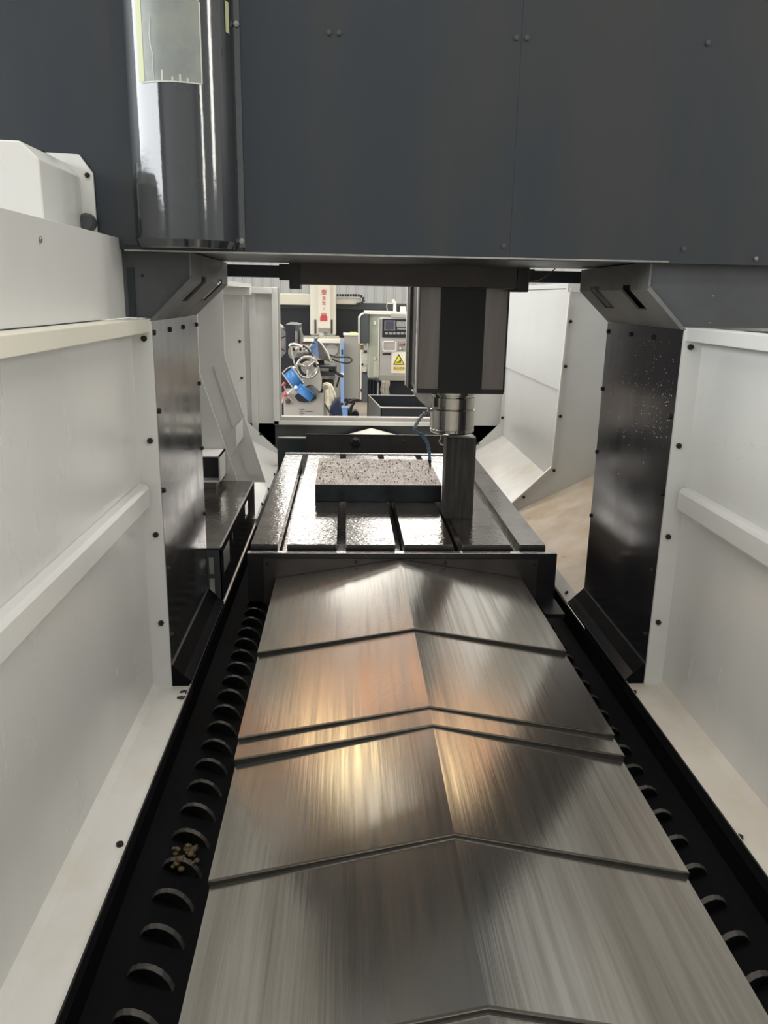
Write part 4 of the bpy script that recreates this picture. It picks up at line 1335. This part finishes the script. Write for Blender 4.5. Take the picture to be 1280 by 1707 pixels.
# dark blue pyramid hopper
hp_ = thing('blue_hopper', 'dark blue pyramid-shaped machine head behind the handwheel', 'machine part', base(532, 605, LY + 0.5, 1.0))
HY = LY + 0.5
ax0, ax1 = at(524.5, 563.5, HY), at(529, 563.5, HY)
lf, fr, ri = at(513.5, 584, HY - 0.10), at(531, 597, HY - 0.22), at(552, 604, HY - 0.06)
bk_ = at(536, 590, HY + 0.25)
MB().add([ax0, ax1, fr, lf], [(0, 1, 2, 3)]).add([ax0, lf, bk_], [(0, 1, 2)]).build('hood_front', 'bluedark', hp_)
MB().add([ax1, ri, fr], [(0, 1, 2)]).add([ax1, bk_, ri], [(0, 1, 2)]).build('hood_side', 'plate', hp_)
MB().add([lf, fr, ri, bk_], [(0, 1, 2, 3)]).build('hood_bottom', 'machblack', hp_)
b = MB()
b.tube([at(528.5, 566, HY - 0.1), at(537, 574, HY - 0.1), at(546, 587, HY - 0.1), at(551, 602, HY - 0.1)], 0.007, 6)
b.tube([at(523.5, 566, HY - 0.1), at(519, 574, HY - 0.1), at(513.5, 583, HY - 0.1)], 0.006, 6)
b.build('bright_seam', 'creamlight', hp_)
p = at(527, 564, HY - 0.02)
MB().sphere(p, 0.022, 10, 6).build('top_knob', 'steelgrey', hp_)
pbox(hp_, 'support_post', 'machblack', 522, 540, 600, 612, HY + 0.0, 0.12)
# hoses
ho = MB()
ho.tube([at(x, y, LY + 0.05) for x, y in ((504, 576), (508, 578), (514, 583), (520, 592), (522, 600))], 0.009, 8)
ho.tube([at(x, y, LY + 0.06) for x, y in ((503, 572), (510, 570.5), (520, 571), (526, 573))], 0.008, 8)
tag(ho.build('black_hose', 'rubber'), 'short black hoses arching over the tool post of the lathe', 'hose')
hz = MB()
pts = [(549, 591), (556, 594.5), (566, 595.5), (575, 595.2), (582, 596), (586.5, 599), (585, 603), (579, 605.3), (571, 604.5), (561, 602), (552, 597)]
sm_ = []
for i in range(len(pts) - 1):
    for k in range(4):
        t_ = k / 4
        p0, p1, p2, p3 = pts[max(i - 1, 0)], pts[i], pts[i + 1], pts[min(i + 2, len(pts) - 1)]
        f_ = lambda j: 0.5 * (2 * p1[j] + (p2[j] - p0[j]) * t_ + (2 * p0[j] - 5 * p1[j] + 4 * p2[j] - p3[j]) * t_ ** 2 + (3 * p1[j] - p0[j] - 3 * p2[j] + p3[j]) * t_ ** 3)
        sm_.append(at(f_(0), f_(1), HY - 0.05 - 0.002 * len(sm_)))
hz.tube(sm_, 0.009, 8)
tag(hz.build('hose_loop', 'rubber'), 'thin black hose looping out in front of the tall grey cabinet', 'hose')
# towel over the lathe end
tw = thing('towel', 'cream towel draped over the right end of the lathe cabinet', 'towel', base(550, 680, LY + 0.05, 0.6))
b = MB()
prof_t = [(537, 641), (541, 637.5), (547, 637), (553, 640), (557, 648), (559.5, 656), (561, 664)]
prof_b = [(538, 646), (541, 644), (545, 645), (548, 650), (548, 660), (549, 670), (551, 678)]
vs, fs = [], []
NN = 8
for i in range(len(prof_t)):
    for k in range(NN + 1):
        t_ = k / NN
        x = prof_t[i][0] + (prof_b[i][0] - prof_t[i][0]) * t_
        y = prof_t[i][1] + (prof_b[i][1] - prof_t[i][1]) * t_
        q = at(x, y, LY + 0.02 + 0.02 * math.sin(k * 2.2 + i * 0.5) - 0.04 * math.sin(math.pi * t_))
        vs.append(q)
for i in range(len(prof_t) - 1):
    for k in range(NN):
        a = i * (NN + 1) + k
        fs.append((a, a + 1, a + NN + 2, a + NN + 1))
b.add(vs, fs, True)
o = b.build('draped_fold', 'towel', tw)
o.modifiers.new('thickness', 'SOLIDIFY').thickness = 0.02
b = MB()
vs, fs = [], []
for i in range(9):
    t_ = i / 8
    for k in range(9):
        u = k / 8
        q = at(541 + 15 * u + 2 * t_, 650 + 30 * t_ - 3 * u, LY + 0.03 + 0.018 * math.sin(u * 11))
        vs.append(q)
for i in range(8):
    for k in range(8):
        a = i * 9 + k
        fs.append((a, a + 1, a + 10, a + 9))
b.add(vs, fs, True)
o = b.build('hanging_end', 'towel', tw)
o.modifiers.new('thickness', 'SOLIDIFY').thickness = 0.02
# navy bag
bgx = thing('navy_bag', 'navy blue cloth bag standing below the cream towel', 'bag', base(556, 690, LY - 0.18))
b = MB()
q = [at(x, y, LY - 0.3) for x, y in ((548, 697), (550, 682), (555, 673), (560, 668), (564, 664), (568, 676), (571, 697))]
zf = 0.0
pr = [(v.x, v.z) for v in q]
pr = [(pr[0][0], 0.0)] + pr + [(pr[-1][0] + 0.03, 0.0)]
b.prism(pr, LY - 0.3, LY - 0.06, 'y')
b.build('bag_body', 'bluebag', bgx, 0.02, 3)
b = MB()
b.tube([at(541, 673, LY - 0.32), at(547, 683, LY - 0.32), at(553, 694, LY - 0.32)], 0.010, 6)
b.build('strap', 'machblack', bgx)
# blue crate and dark scraps on the floor
bb = thing('blue_crate', 'small light blue crate on the floor beside the navy bag', 'crate', base(574, 690, 11.6))
cx0, cx1 = at(568, 690, 11.6).x, at(580.5, 690, 11.6).x
zc = at(574, 680.5, 11.6).z
b = MB()
for (xa, xb, ya, yb) in ((cx0, cx1, 11.6, 11.61), (cx0, cx1, 11.8, 11.81), (cx0, cx0 + 0.01, 11.6, 11.81), (cx1 - 0.01, cx1, 11.6, 11.81), (cx0, cx1, 11.6, 11.81)):
    b.box(xa, xb, ya, yb, 0.0, zc if not (xa == cx0 and xb == cx1 and yb - ya > 0.1) else 0.01)
b.build('crate_shell', 'bluestripe', bb)
MB().box(cx0 - 0.006, cx1 + 0.006, 11.594, 11.816, zc, zc + 0.012).build('crate_rim', 'bluestripe', bb)
b = MB()
for k in range(9):
    p = at(566 + random.uniform(0, 18), 672 + random.uniform(-3, 5), 12.2)
    q = p + Vector((random.uniform(-0.12, 0.12), random.uniform(-0.1, 0.1), random.uniform(-0.05, 0.08)))
    p.z, q.z = max(p.z, 0.02), max(q.z, 0.02)
    if k < 5:
        p.z = 0.022
    b.tube([p, q], 0.022, 6)
tag(b.build('scrap_heap', 'machblack'), 'heap of black scraps on the floor below the tall grey cabinet', 'scrap')
b = MB()
p0, p1 = at(583, 685, 12.4), at(598, 684, 12.4)
b.prism([(p0.x, 0.0), (p1.x, 0.0), (p1.x, 0.05), (p1.x - 0.05, 0.09), (p0.x + 0.04, 0.07), (p0.x, 0.03)], 12.3, 12.5, 'y')
tag(b.build('floor_mat_roll', 'machblack', None, 0.01), 'flat black pad lying on the brown floor left of the bin', 'pad')
